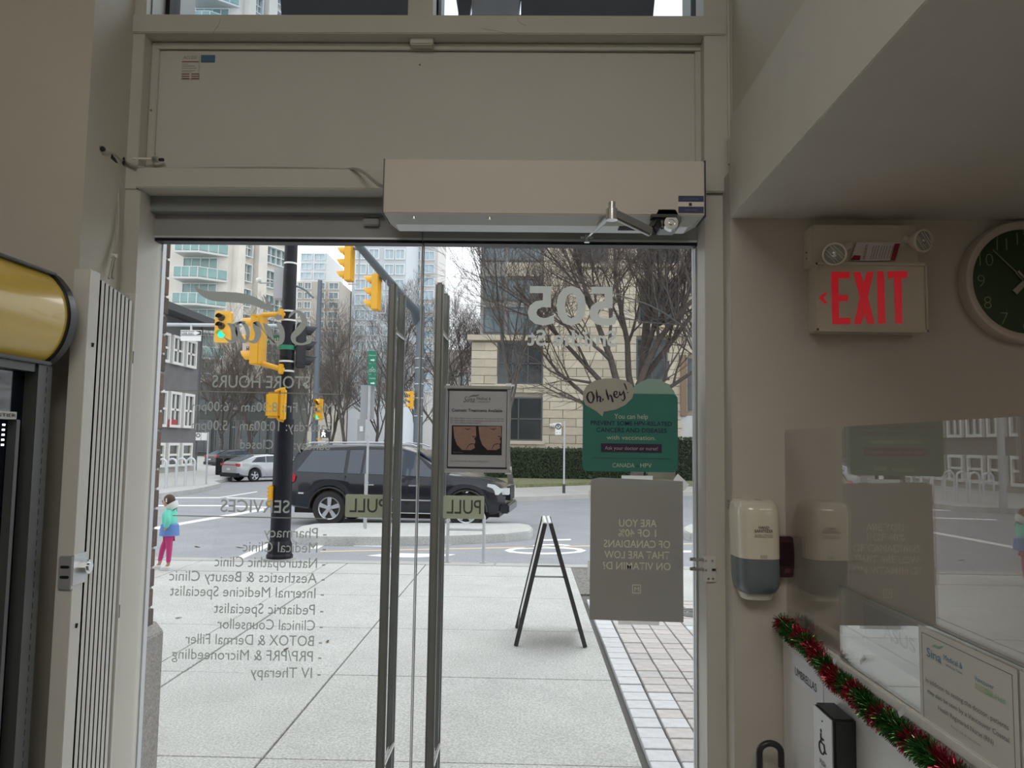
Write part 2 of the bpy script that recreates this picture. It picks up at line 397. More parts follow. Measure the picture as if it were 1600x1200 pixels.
# lettering on the glass, reads from the street side
def gl(d, s, xl, xr, yb, cap, label=None, off=0, shear=0, m=VINYL, Y=YD+.0075):
    o = at(xr, yb, Y); e = at(xl, yb, Y)
    text(s, o, -XA, ZA, (o-e).length, cap*pxm(Y), m, d, shear=shear, offset=off, label=label, space=1.0)
gl(d1, 'STORE HOURS', 331, 484, 607, 19, 'mirrored STORE HOURS heading', .006)
gl(d1, 'Mon - Fri: 8:30am - 6:00pm', 299, 519, 645, 15)
gl(d1, 'Saturday: 10:00am - 5:00pm', 299, 517, 674.5, 15)
gl(d1, 'Sunday:      Closed', 375, 515, 703, 14.5)
gl(d1, 'SERVICES', 344, 452, 801.5, 19, 'mirrored SERVICES heading', .006)
for s, xl, xr, yb in (('- Pharmacy', 412, 510, 841), ('- Medical Clinic', 379, 509, 864), ('- Naturopathic Clinic', 335, 508, 888), ('- Aesthetics & Beauty Clinic', 264, 507, 911.5),
                      ('- Internal Medicine Specialist', 265, 506, 935), ('- Pediatric Specialist', 334, 505, 961), ('- Clinical Counsellor', 339, 504, 985.5),
                      ('- BOTOX & Dermal Filler', 289, 503, 1010), ('- PRP/PRF & Microneedling', 268, 502, 1034), ('- IV Therapy', 391, 501, 1060)):
    gl(d1, s, xl, xr, yb, 15.5)
for (x0, y0, x1, y1) in ((258, 610, 530, 616), (270, 805.5, 512, 810.5)):
    p, q = at(x0, y0, YD+.0075), at(x1, y1, YD+.0075)
    MB().bar(p, q, .0015, .0035, ZA).build('underline', VINYL, d1)
VINYL2 = translu('vinyl_light', (.74, .77, .75), .26)
gl(d2, '505', 824, 962, 507, 58, 'mirrored street number 505', .022, m=VINYL2)
gl(d2, 'Smithe St', 824, 964, 541, 24, None, .018, m=VINYL2)
k = 1/5.217
def cr(pts): return [(230+x*k, 370+y*k, w*k) for x, y, w in pts]
lg = MB()
for st_ in ([(1155, 660, 10), (1175, 630, 22), (1215, 606, 20), (1262, 640, 44), (1280, 700, 52), (1235, 765, 54), (1190, 815, 42), (1205, 862, 26), (1265, 875, 16), (1325, 850, 30), (1320, 815, 40)],
            [(1040, 650, 14), (1062, 655, 44), (1098, 655, 34)],
            [(1050, 705, 6), (1085, 735, 40), (1100, 800, 44), (1085, 860, 38), (1030, 855, 12), (1000, 820, 8)],
            [(945, 705, 8), (975, 740, 44), (1000, 800, 46), (1020, 860, 30), (1050, 872, 8)],
            [(1000, 835, 6), (950, 770, 10), (910, 715, 30), (885, 720, 52), (905, 790, 52), (880, 850, 36), (830, 850, 12), (800, 800, 8)],
            [(860, 700, 8), (905, 705, 40)],
            [(800, 700, 26), (750, 700, 18), (735, 760, 36), (765, 830, 40), (800, 855, 22), (822, 800, 30), (805, 730, 34), (770, 700, 14)],
            [(655, 705, 8), (700, 740, 48), (712, 810, 46), (690, 855, 30), (640, 830, 10), (628, 815, 4)],
            [(700, 720, 24), (740, 702, 20), (770, 700, 14)]):
    ribbon(lg, cr(st_), YD+.0075)
lg.build('logo_word', VINYL, d1, label='mirrored italic clinic name')
lg = MB(); ribbon(lg, cr([(365, 375, 3), (430, 445, 36), (520, 480, 72), (640, 490, 82), (760, 500, 82), (870, 525, 70), (960, 570, 46), (1035, 608, 4)]), YD+.0075)
ribbon(lg, cr([(945, 472, 3), (975, 520, 20), (1005, 565, 22), (1035, 608, 3)]), YD+.0075)
lg.build('logo_swoosh', VINYL, d1)
# PULL plates
PLATE = translu('pull_plate', (.66, .69, .58), .42); PINK = mat('pull_ink', (.10, .11, .09), .6)
for d, xl, xr, y0, y1, tx in ((d1, 539, 603, 773, 808, (546, 603)), (d2, 692, 757, 775, 810, (698, 751))):
    p, q = at(xl, y1, YD+.012), at(xr, y0, YD+.012); w, h = q.x-p.x, q.z-p.z
    pl = MB().prism(rrect(w, h, .006), ((p.x+q.x)/2, YD+.010, (p.z+q.z)/2), XA, ZA, (0, .002, 0)).build('pull_plate', PLATE, d, label='cream push-pull plate reading PULL mirrored')
    a = at(tx[1], y1-7, YD+.008)
    text('PULL', a, -XA, ZA, (tx[1]-tx[0])*pxm(YD), 21*pxm(YD), PINK, pl, offset=.004, thick=-.001)
# ------------------------------------------------------------------ posters on the glass
def card(parent, x0, y0, x1, y1, Y, m, name, t=.003, rr=0):
    p, q = at(x0, y1, Y), at(x1, y0, Y)
    if rr: return MB().prism(rrect(q.x-p.x, q.z-p.z, rr), ((p.x+q.x)/2, Y, (p.z+q.z)/2), XA, ZA, (0, t, 0)).build(name, m, parent)
    return MB().box(p.x, q.x, Y, Y+t, p.z, q.z).build(name, m, parent)
def tx(parent, s, xl, xr, yb, cap, Y, m, **k):
    text(s, at(xl, yb, Y), XA, ZA, (xr-xl)*pxm(Y), cap*pxm(Y), m, parent, **k)
YP = YD-.014
p1 = thing('framed_notice', 'grey framed clinic notice with two cheek photos taped to the door beside the handle', 'poster', at(746, 737, YP))
card(p1, 696, 605.5, 797, 736, YP, mat('notice_paper', (.55, .57, .61), .5), 'sheet', .004)
fr = MB()
for a in ((699.5, 609, 792, 610.3), (699.5, 730.5, 792, 731.6), (699.5, 609, 700.6, 731), (791, 609, 792, 731)):
    p, q = at(a[0], a[3], YP-.001), at(a[2], a[1], YP-.001); fr.box(p.x, q.x, YP-.0015, YP, p.z, q.z)
fr.build('printed_border', INK, p1)
fr = MB()
for a in ((694.5, 603.5, 798.5, 606.5), (694.5, 734.5, 798.5, 737.5), (694.5, 604, 697.3, 737), (795.8, 604, 798.5, 737)):
    p, q = at(a[0], a[3], YP-.004), at(a[2], a[1], YP-.004); fr.box(p.x, q.x, YP-.005, YP+.006, p.z, q.z)
fr.build('frame', mat('clear_frame', (.55, .58, .60), .3), p1)
tx(p1, 'Sina', 724, 742, 628.5, 9, YP-.001, GINK, shear=.35)
lg = MB(); ribbon(lg, [(732, 621, .5), (738, 618.5, 2), (745, 618, 2), (749, 616.5, .5)], YP-.0012); lg.build('logo_swoosh', GINK, p1)
tx(p1, 'Medical &', 745, 767, 624.5, 4, YP-.001, GINK); tx(p1, 'Wellness Clinic', 746, 766, 628.5, 2, YP-.001, GINK)
tx(p1, 'Cosmetic Treatments Available', 706, 785, 643, 4.5, YP-.001, INK, offset=.012)
for y, w in ((653, 83), (656.5, 83), (660, 48)):
    tx(p1, 'Dr. Sina offers many treatments to improve the skin'[:50 if w > 60 else 28], 704, 704+w, y+1.2, 2.2, YP-.001, GINK)
card(p1, 705, 665.5, 784.5, 710, YP-.002, mat('photo_black', (.012, .012, .016), .35), 'photo', .002)
SK = mat('photo_skin', (.40, .25, .21), .45, var=.12, vscale=60); SKD = mat('photo_shadow', (.08, .04, .035), .5)
for dx in (0, 39.5):
    s = MB(); polyat(s, [(708+dx, 666.3), (743.5+dx, 666.3), (743.8+dx, 674), (744+dx, 682), (741+dx, 685), (743+dx, 690), (741+dx, 695), (742+dx, 700), (736+dx, 703.3), (722+dx, 703), (714+dx, 695), (710+dx, 684)], YP-.003, .0008)
    sk = s.build('photo_cheek', SK, p1)
    s = MB(); ribbon(s, [(729+dx, 702, .6), (732+dx, 696, 1.2), (737+dx, 693.5, 1.4), (742+dx, 694, .8)], YP-.0036); s.build('photo_mouth', SKD, sk)
    s = MB(); ribbon(s, [(726+dx, 669, .5), (731+dx, 671, 1.6), (736+dx, 669, .6)], YP-.0036); s.build('photo_eye', SKD, sk)
    s = MB(); ribbon(s, [(738+dx, 681, .5), (740+dx, 682.5, 1.6), (743+dx, 681, .7)], YP-.0036); s.build('photo_nostril', SKD, sk)
tx(p1, 'Baseline', 708.5, 723, 707.5, 2.3, YP-.0032, GINK)
tx(p1, 'For all your needs ask us for pricing today', 704, 763, 721, 2, YP-.001, GINK)
for a in ((697, 600, 703, 606), (790, 599, 799, 611), (799, 601, 804, 603.5), (794, 729, 799.5, 738), (789, 737.5, 799, 741), (695, 735.5, 723, 738.5)):
    card(p1, *a, YP+.004, TAPE, 'tape', .0008)

p2 = thing('health_poster', 'green vaccination poster with Oh, hey! speech bubble stuck on the right door', 'poster', at(985, 736, YP))
GREEN = mat('poster_green', (.05, .235, .195), .35, var=.05); PALE = translu('poster_pale', (.46, .60, .53), .38)
s = MB(); polyat(s, [(985, 618), (990, 605), (1000, 597), (1015, 591.5), (1030, 593), (1044, 600), (1053, 611), (1058, 622), (1050, 640), (985, 640)], YP+.003, .0015); s.build('pale_dome', PALE, p2)
card(p2, 910, 616, 1059, 736, YP, GREEN, 'board', .003, .018)
fr = MB(); polyat(fr, [(950, 645), (942, 650.5), (930, 643), (915, 633), (910.5, 622), (911.5, 612), (917, 602), (929, 595), (945, 591), (962, 591), (978, 594.5), (988, 601), (991, 611), (988, 622), (977, 633), (962, 640), (943, 643.5), (941.5, 651), (932, 643)][3:], YP-.002, .0015)
fr.build('speech_bubble', translu('bubble', (.62, .60, .54), .2), p2)
INKP = mat('plum_ink', (.035, .02, .045), .6)
w = MB(); q = 1/6.665
def hp(pts): return [(880+x*q, 580+y*q, ww*q) for x, y, ww in pts]
for st_ in ([(305, 215, 10), (265, 225, 12), (250, 270, 22), (270, 320, 16), (300, 325, 12), (318, 275, 22), (300, 225, 14), (280, 212, 6)],
            [(345, 190, 6), (350, 240, 20), (355, 300, 16), (350, 320, 8)], [(355, 290, 4), (370, 262, 12), (388, 275, 18), (385, 310, 18), (400, 318, 8)],
            [(412, 285, 14), (415, 300, 12), (405, 312, 4)],
            [(445, 185, 6), (455, 230, 20), (470, 285, 18), (472, 300, 8)], [(470, 275, 4), (490, 250, 12), (505, 270, 18), (515, 310, 18), (525, 320, 8)],
            [(525, 250, 10), (555, 240, 10), (560, 215, 12), (535, 215, 14), (530, 255, 18), (560, 275, 14), (585, 245, 6)],
            [(585, 210, 10), (592, 245, 18), (612, 240, 12), (622, 215, 10)], [(625, 200, 8), (636, 240, 18), (640, 285, 16), (620, 308, 10), (605, 290, 6)],
            [(635, 125, 10), (650, 160, 14), (663, 195, 8)], [(668, 218, 14), (676, 226, 14)]):
    ribbon(w, hp(st_), YP-.003)
w.build('script_lettering', INKP, p2, label='dark brush script reading Oh, hey!')
CREAM = mat('cream_ink', (.62, .70, .58), .6); NAVY = mat('navy_ink', (.02, .03, .09), .6)
tx(p2, 'You can help', 960, 1012, 654, 7.5, YP-.001, CREAM)
tx(p2, 'PREVENT SOME HPV-RELATED', 923, 1049, 663.8, 6.5, YP-.001, NAVY, offset=.012)
tx(p2, 'CANCERS AND DISEASES', 932, 1041, 674.7, 6.5, YP-.001, NAVY, offset=.012)
tx(p2, 'with vaccination.', 948, 1024, 686.5, 6.5, YP-.001, CREAM)
card(p2, 939, 694, 1034, 706, YP-.002, mat('plum_bar', (.045, .02, .055), .5), 'plum_bar', .002, .003)
tx(p2, 'Ask your doctor or nurse!', 945, 1027, 702.5, 5.5, YP-.0035, mat('pale_ink', (.5, .45, .5), .6))
tx(p2, 'Vaccination does not fully protect everyone. See a health professional for information.', 927, 1047, 716, 1.8, YP-.001, INKP)
tx(p2, 'CANADA', 957, 991, 730, 6.5, YP-.001, CREAM); tx(p2, 'vs', 993, 999, 729.5, 4, YP-.001, INKP); tx(p2, 'HPV', 1000.5, 1018, 730.3, 6.5, YP-.001, CREAM)

p3 = thing('grey_poster', 'grey poster back with mirrored question about vitamin D taped below the green poster', 'poster', at(995, 972, YD+.012))
s = MB(); polyat(s, [(923, 749), (937, 746), (1067, 752), (1068, 972.5), (921, 968)], YD+.010, .002); s.build('sheet', translu('poster_back', (.50, .49, .48), .16), p3)
INKC = translu('backlight_tint', (.97, .94, .80), .04)  # daylight through the letters is put into a pale, nearly opaque colour
for s_, xl, xr, yb in (('ARE YOU', 968, 1026, 823.5), ('1 OF 40%', 967, 1025, 839), ('OF CANADIANS', 945, 1047, 856.5), ('THAT ARE LOW', 946, 1046, 873.5), ('ON VITAMIN D?', 944, 1048, 891)):
    text(s_, at(xr, yb, YD+.0095), -XA, ZA, (xr-xl)*pxm(YD), 11*pxm(YD), INKC, p3, offset=.008, thick=-.001)
fr = MB()
for a in ((988, 913.5, 1001.5, 914.6), (988, 926.2, 1001.5, 927.3), (988, 914, 989.1, 927), (1000.4, 914, 1001.5, 927)):
    pa, pb = at(a[0], a[3], YD+.009), at(a[2], a[1], YD+.009); fr.box(pa.x, pb.x, YD+.0085, YD+.0095, pa.z, pb.z)
fr.build('logo_box', INKC, p3); text('M', at(998.5, 924, YD+.0095), -XA, ZA, 7*pxm(YD), 6.5*pxm(YD), INKC, p3, thick=-.001)
for a in ((971, 743.5, 1020, 749), (919.5, 766, 923, 781), (966, 968.5, 1030, 975.5), (918, 876, 922, 905)):
    card(p3, *a, YD+.013, TAPE, 'tape', .0008)
s = MB(); polyat(s, [(1052, 750), (1059, 740), (1077, 757), (1069, 767)], YD+.013, .0008); s.build('tape', TAPE, p3)

# ------------------------------------------------------------------ automatic door operator
op = thing('door_operator', 'long beige automatic door operator box over the right hand door', 'door opener', at(850, 348, 2.42))
YO = 2.40
a, b = at(601, 250, YO), at(1101, 335, YO); z1, z0 = at(850, 250, YO).z, at(850, 335, YO).z
MB().box(a.x, b.x, YO, YF-.02, z0, z1).build('housing', mat('operator_beige', (.67, .63, .565), .45, var=.02), op, bevel=.003)
bb = MB(); zb = at(850, 348, YF).z
x0, x1 = a.x+.002, b.x-.002
bb.add([(x0, YO+.003, z0), (x1, YO+.003, z0), (x1, YF-.01, z0), (x0, YF-.01, z0), (x0+.03, YO+.05, z0-.022), (x1-.04, YO+.05, z0-.022), (x1-.04, YF-.01, z0-.022), (x0+.03, YF-.01, z0-.022)],
       [(0, 1, 2, 3), (4, 7, 6, 5), (0, 4, 5, 1), (1, 5, 6, 2), (3, 2, 6, 7), (0, 3, 7, 4)])
bb.build('underside', mat('operator_under', (.66, .70, .69), .3), op)
MB().box(b.x, b.x+.004, YO-.002, YF-.02, z0-.004, z1+.002).build('end_cap', BLACKP, op)
MB().box(a.x-.003, a.x, YO-.001, YF-.02, z0-.002, z1+.001).build('end_cap', GINK, op)
BL = mat('label_blue', (.035, .045, .14), .5); c = MATS['painted_panel']
lb = MB(); p, q = at(1059.5, 333, YO-.001), at(1099.5, 305.5, YO-.001); card(op, 1059.5, 305.5, 1099.5, 333, YO-.0015, WHITEP, 'label_plate', .001)
card(op, 1060, 306, 1099.5, 315, YO-.0025, BL, 'label_band', .001); card(op, 1060, 323, 1099.5, 332.5, YO-.0025, BL, 'label_band', .001)
tx(op, 'AUTOMATIC DOOR', 1067, 1092, 312, 2, YO-.003, mat('label_pale', (.2, .25, .5), .6)); tx(op, 'CAUTION', 1070, 1090, 329.5, 2.4, YO-.003, MATS['label_pale'])
card(op, 1076.5, 317, 1081, 321.5, YO-.003, INK, 'label_mark', .001)
for x in (647, 765, 1056): c = at(x, 338.5, YO+.02); MB().cyl((c.x, c.y, z0-.001), (c.x, c.y, z0-.012), .006, n=10).build('screw', CHROME, op)
# arm
DK = mat('arm_dark', (.10, .11, .11), .35, metal=.8); MT = mat('arm_metal', (.42, .44, .44), .3, metal=.9)
e = at(956, 333, 2.30); h = at(1040, 350, 2.42); k2 = at(1018, 362, 2.36); f = at(917, 371, 2.63)
m = MB().prism([(-.05, 0), (-.028, .045), (.03, .045), (.05, .01), (.035, -.022), (-.02, -.022)], (h.x, 2.40, h.z), XA, ZA, (0, .075, 0)); m.build('spindle_block', DK, op, bevel=.004)
MB().box(h.x-.05, h.x+.03, 2.385, 2.45, z0-.01, z0).build('spindle_plate', BLACKP, op)
m = MB(); cc = (h.x+.012, 2.385, h.z-.005); m.lathe([(0, .0), (.006, 0), (.006, .006), (.012, .006), (.012, .002), (.022, .002), (.026, .016)], cc, (0, 1, 0), 18); m.build('spindle_cap', CHROME, op, smooth=True)
arm = MB().bar((k2.x, k2.y, k2.z-.002), (e.x, e.y, e.z), .02, .030, ZA).build('main_arm', MT, op, bevel=.005, label='flat grey swing arm')
MB().bar(h+Vector((-.03, -.02, .0)), k2, .03, .032, ZA).build('arm_knuckle', DK, op, bevel=.006)
MB().cyl(e+Vector((0, 0, -.022)), e+Vector((0, 0, .012)), .018, n=16).cyl(e+Vector((0, 0, .012)), e+Vector((0, 0, .034)), .011, n=12).build('elbow_joint', CHROME, op, smooth=True)
mid = e.lerp(f, .62)
MB().cyl(e, mid, .0095, n=14).build('telescopic_tube', MT, op, smooth=True); MB().cyl(mid, f, .006, n=12).build('push_rod', CHROME, op, smooth=True)
MB().box(f.x-.022, f.x+.022, 2.63, 2.655, f.z-.006, f.z+.003).cyl(f+Vector((0, 0, -.018)), f+Vector((0, 0, .008)), .010, n=12).build('foot_bracket', CHROME, op, smooth=True)
c = at(1000, 345, 2.47); MB().box(c.x-.07, c.x+.05, 2.45, 2.49, z0-.0245, z0-.021).build('arm_slot', SEAM, op)

# ------------------------------------------------------------------ cables at the left
CABM = mat('cable_sheath', (.42, .41, .36), .45); ARM = mat('armoured_conduit', (.50, .49, .45), .4, metal=.2, bump=.6, bscale=250)
def pathpx(l): return [at(x, y, Y) for x, y, Y in l]
cd = MB(); P = smooth_pts([tuple(v) for v in pathpx([(196, 254, 2.53), (212, 260, 2.52), (240, 264, 2.535), (300, 264, 2.565), (380, 262.5, 2.57), (460, 263, 2.57), (530, 265, 2.55), (553, 264, 2.51), (568, 269, 2.47), (582, 281, 2.44), (594, 290, 2.43), (602, 291.5, 2.43)])], 10)
cd.tube(P, .0042, 8)
cdo = cd.build('conduit', ARM, smooth=True, label='flexible armoured conduit running along the ledge into the operator box', cat='cable')
m = MB()
for i in range(0, len(P)-1, 1):
    a_, b_ = Vector(P[i]), Vector(P[i+1])
    for t in (0, .33, .66):
        p = a_.lerp(b_, t); d = (b_-a_).normalized(); m.cyl(p-d*.0012, p+d*.0012, .0052, n=8)
m.build('armour_ring', ARM, cdo, kind='stuff')
pc = thing('power_cable', 'pair of pale cables hanging from a hole in the left reveal down behind the gate', 'cable', at(178, 440, 2.45))
MB().tube(smooth_pts([tuple(v) for v in pathpx([(180, 252, 2.50), (178.5, 262, 2.49), (178.5, 290, 2.49), (181, 330, 2.49), (182, 370, 2.48), (178, 398, 2.46), (170, 435, 2.42)])], 6), .0035, 8).build('cable', CABM, pc, smooth=True)
MB().tube(smooth_pts([tuple(v) for v in pathpx([(188, 252, 2.50), (184, 265, 2.50), (185, 300, 2.50), (185, 350, 2.49), (180, 398, 2.47), (176, 435, 2.45)])], 6), .0055, 8).build('cable', CABM, pc, smooth=True)
c = at(178.5, 400, 2.465); MB().cyl(c+Vector((0, 0, -.006)), c+Vector((0, 0, .006)), .010, n=12).build('cable_tie', WHITEP, pc)
bw = thing('cable_elbow', 'short armoured cable elbow with black clip leaving the left column high up', 'cable', at(175, 240, 2.44))
MB().tube(smooth_pts([tuple(v) for v in pathpx([(160, 236, 2.38), (163, 240, 2.40), (172, 239, 2.44), (180, 243, 2.47), (188, 250, 2.50), (193, 251, 2.52)])], 6), .006, 8).build('conduit', ARM, bw, smooth=True)
MB().tube(pathpx([(192.5, 247, 2.52), (193.5, 253, 2.51), (191, 258, 2.52)]), .006, 8).build('clip', BLACKP, bw)
MB().tube(pathpx([(173, 244, 2.44), (177, 249, 2.46), (180, 254, 2.48)]), .008, 8).build('clip', BLACKP, bw)
MB().ball(at(160.5, 233, 2.38), .009).build('grommet', BLACKP, bw)
lt = thing('ceiling_bolt', 'white rod with chrome nut fixed across the lower left corner of the panel', 'fixing', at(235, 249, 2.55))
MB().cyl(at(208, 248, 2.535), at(240, 248.5, 2.56), .0045, n=10).build('rod', WHITEP, lt, smooth=True)
MB().cyl(at(238.5, 249, 2.56), at(248, 249, 2.56), .0105, n=6).build('nut', CHROME, lt); MB().cyl(at(248, 249.5, 2.565), at(255, 249.5, 2.58), .006, n=8).build('threaded_end', DK, lt)

# ------------------------------------------------------------------ folding security gate stack
gt = thing('folding_gate', 'white folded security gate stack standing in the left corner of the doorway', 'gate', at(150, 1200, 2.35)); GW = mat('gate_white', (.70, .695, .65), .3)
gt.location.z = 0
X0, X1 = at(123, 700, 2.20).x, at(137, 700, 2.20).x          # front post, seen end on
xg = at(150, 428, 2.22).x
zt = at(150, 424, 2.22).z
MB().box(xg-.048, xg, 2.19, 2.245, .05, zt).build('post', GW, gt, bevel=.002)
n = 8
for i in range(n):
    y = 2.25+i*.0235
    MB().box(xg-.043, xg-.001, y, y+.004, .07, zt-.02-.004*i).box(xg-.006, xg-.001, y, y+.0205, .07, zt-.02-.004*i).build('slat', GW, gt)
MB().box(xg-.034, xg-.008, 2.255, 2.43, .08, zt-.03).build('fold_shade', mat('gate_shadow', (.35, .35, .34), .7), gt)  # grey filler: shade between the slats put into its colour
MB().box(xg-.04, xg, 2.452, 2.462, .05, zt-.02).build('post', GW, gt, bevel=.001)
for z in (at(140, 540, 2.24).z, at(120, 975, 2.24).z):
    MB().cyl((xg, 2.222, z-.006), (xg+.002, 2.222, z+.006), .004, n=8).build('screw', BLACKP, gt)
    MB().box(xg, xg+.001, 2.456, 2.459, z-.03, z+.01).build('slot', BLACKP, gt)
lz1, lz0 = at(130, 868, 2.2).z, at(130, 920, 2.2).z
lk = MB().prism([(-.018, lz0), (-.018, lz1), (.0, lz1+.0), (.0, lz0)], (xg, 2.188, 0), XA, ZA, (0, -.004, 0)).box(xg+.0, xg+.004, 2.185, 2.25, lz0+.01, lz1+.004).build('lock_bracket', ALU, gt, bevel=.001)
lk = MB().box(xg-.036, xg+.002, 2.18, 2.19, lz0, lz1).build('lock_plate', ALU, gt, bevel=.002)
for z in (lz1-.03, lz0+.035): MB().prism(rrect(.026, .008, .0039), (xg-.017, 2.1795, z), XA, ZA, (0, -.001, 0)).build('lock_slot', BLACKP, lk)
zc = (lz0+lz1)/2
MB().cyl((xg+.004, 2.235, zc+.01), (xg+.022, 2.235, zc+.01), .021, n=8).cyl((xg+.022, 2.235, zc+.01), (xg+.026, 2.235, zc+.01), .012, n=16).build('lock_knob', CHROME, gt, smooth=True)
# strike on the right jamb
sk = thing('lock_strike', 'white metal lock strike with two keeper prongs on the right door jamb', 'lock', at(1105, 890, 2.53))
p, q = at(1098, 909, 2.535), at(1118, 869, 2.535)
MB().box(p.x, q.x, 2.532, 2.54, p.z, q.z).build('plate', mat('strike_white', (.66, .67, .64), .4), sk, bevel=.001)
for y in (875, 890):
    c = at(1098, y, 2.53); MB().box(c.x-.03, c.x+.004, 2.528, 2.55, c.z-.004, c.z+.005).cyl((c.x-.03, 2.539, c.z-.004), (c.x-.03, 2.539, c.z+.005), .010, n=12).build('prong', CHROME, sk)
for x, y in ((1103, 876), (1113, 876), (1103, 891), (1107, 904), (1114, 904)): c = at(x, y, 2.531); MB().cyl((c.x, 2.533, c.z), (c.x, 2.529, c.z), .0035, n=8).build('screw', CHROME, sk)
MB().box(at(1109, 0, 2.54).x-.006, at(1109, 0, 2.54).x+.006, 2.528, 2.531, at(1109, 890, 2.53).z-.003, at(1109, 890, 2.53).z+.003).build('keyhole', BLACKP, sk)
# ================================================================== RIGHT SIDE OF THE ROOM
YW = 2.445
# exit sign
c = at(1350, 440, YW)
ex = thing('exit_sign', 'lit red EXIT sign with two emergency lamp heads on the right wall', 'exit sign', (c.x, YW, c.z))
IV = mat('ivory_metal', (.60, .55, .46), .45, var=.03)
D = .075; yf = YW-D
p, q = at(1277, 517, yf), at(1446, 412, yf)
MB().box(p.x, q.x, yf, YW, p.z, q.z).build('housing', IV, ex, bevel=.002)
fr = MB(); w_ = .008
fr.box(p.x-.002, q.x+.002, yf-.006, yf, q.z-w_, q.z+.002).box(p.x-.002, q.x+.002, yf-.006, yf, p.z-.002, p.z+w_).box(p.x-.002, p.x+w_*.5, yf-.006, yf, p.z, q.z).box(q.x-w_*.5, q.x+.002, yf-.006, yf, p.z, q.z)
fr.build('face_frame', IV, ex, bevel=.001)
p2_, q2_ = at(1268, 415, yf+.01), at(1425, 351, yf+.01)
MB().add([(p2_.x-.002, yf+.012, p2_.z), (q2_.x+.02, yf+.012, p2_.z), (q2_.x+.012, yf+.016, q2_.z), (p2_.x+.008, yf+.016, q2_.z),
          (p2_.x-.002, YW, p2_.z), (q2_.x+.02, YW, p2_.z), (q2_.x+.012, YW, q2_.z-.004), (p2_.x-.002, YW, q2_.z-.008)],
         [(0, 1, 2, 3), (4, 7, 6, 5), (0, 4, 5, 1), (1, 5, 6, 2), (2, 6, 7, 3), (0, 3, 7, 4)]).build('battery_box', IV, ex, bevel=.002)
for x, y in ((1266, 395), (1266, 404)): s_ = at(x, y, YW-.03); MB().cyl((p2_.x-.003, YW-.03, s_.z), (p2_.x+.002, YW-.03, s_.z), .003, n=8).build('knockout', INK, ex)
RED = mat('exit_red', (.42, .01, .02), .4, emit=(1, .012, .03), es=.20)
def exl(name, polys):
    m = MB()
    for P in polys:
        polyat(m, [(1250+x/6.152, 335+y/6.152) for x, y in P], yf-.0015, .001)
    m.build(name, RED, ex)
exl('letter_e', [[(300, 552), (370, 552), (376, 1055), (312, 1055)], [(370, 552), (478, 552), (478, 614), (370, 614)], [(372, 775), (462, 775), (460, 834), (372, 834)], [(374, 995), (487, 993), (487, 1053), (374, 1055)]])
exl('letter_x', [[(512, 552), (582, 552), (612, 660), (645, 552), (708, 550), (655, 795), (716, 1050), (652, 1052), (618, 955), (588, 1053), (520, 1054), (576, 795)]])
exl('letter_i', [[(742, 548), (806, 546), (823, 1050), (752, 1051)]])
exl('letter_t', [[(845, 546), (1032, 545), (1032, 610), (975, 611), (986, 1050), (918, 1050), (906, 612), (845, 614)]])
exl('arrow', [[(183, 803), (232, 752), (270, 751), (224, 803), (268, 854), (234, 856)]])
sg = MB(); polyat(sg, [(1250+x/6.152, 335+y/6.152) for x, y in [(545, 268), (970, 266), (912, 445), (482, 447)]], yf+.004, .001)
lab = sg.build('service_label', mat('label_white', (.66, .62, .60), .6), ex)
sg = MB(); polyat(sg, [(1250+x/6.152, 335+y/6.152) for x, y in [(912, 282), (962, 281), (915, 440), (868, 441)]], yf+.003, .0006); sg.build('red_bar', mat('label_red', (.28, .02, .04), .6), lab)
RI = MATS['label_red']
sg = MB(); polyat(sg, [(1250+x/6.152, 335+y/6.152) for x, y in [(484, 440), (520, 392), (585, 396), (575, 440)]], yf+.003, .0006); sg.build('red_logo', RI, lab)
su = (at(1340, 378, yf)-at(1333.5, 405, yf)).normalized(); 
text('604-222-9173', at(1351, 405.5, yf+.003), su, -XA, .048, .0075, RI, lab)
for i, xx in enumerate((1358, 1362, 1366, 1371, 1375, 1379, 1384, 1388)):
    a_ = at(xx+2, 404, yf+.003); b_ = at(xx+7.5, 384, yf+.003); MB().bar(a_, b_, .0006, .0012, YA).build('printed_line', GINK, lab)
# lamp heads
CL = mat('lamp_lens', (.35, .36, .33), .12, spec=.8); RIM = mat('lamp_white', (.72, .67, .60), .35)
for (lx, ly), aim, bx, by in (((1304, 397), (-.34, -.80, -.42), 1330, 382), ((1443, 376), (.30, -.88, -.15), 1418, 372)):
    o_ = at(lx, ly, yf-.055); ax_ = Vector(aim).normalized()
    h = MB().lathe([(0, -.052), (.014, -.05), (.026, -.03), (.034, -.008), (.036, 0), (.034, .003), (.030, .003), (.029, -.003)], o_, ax_, 26).build('lamp_head', RIM, ex, smooth=True)
    MB().lathe([(.0295, -.003), (.02, .001), (0, .003)], o_, ax_, 20).build('lens', CL, h, smooth=True)
    MB().lathe([(.009, .0042), (.006, .006), (0, .0065)], o_-ax_*.001, ax_, 10).build('bulb', CHROME, h, smooth=True)
    for t in (-.016, -.008, .008, .016):
        x_ = ax_.orthogonal().normalized(); y_ = ax_.cross(x_); L_ = math.sqrt(.028**2-t*t)
        MB().bar(o_+x_*t-y_*L_+ax_*.002, o_+x_*t+y_*L_+ax_*.002, .0016, .0016, ax_).build('lens_rib', RIM, h)
    b_ = at(bx, by, yf); MB().cyl((b_.x, yf+.012, b_.z), o_-ax_*.042, .013, n=14).build('swivel', RIM, ex, smooth=True)

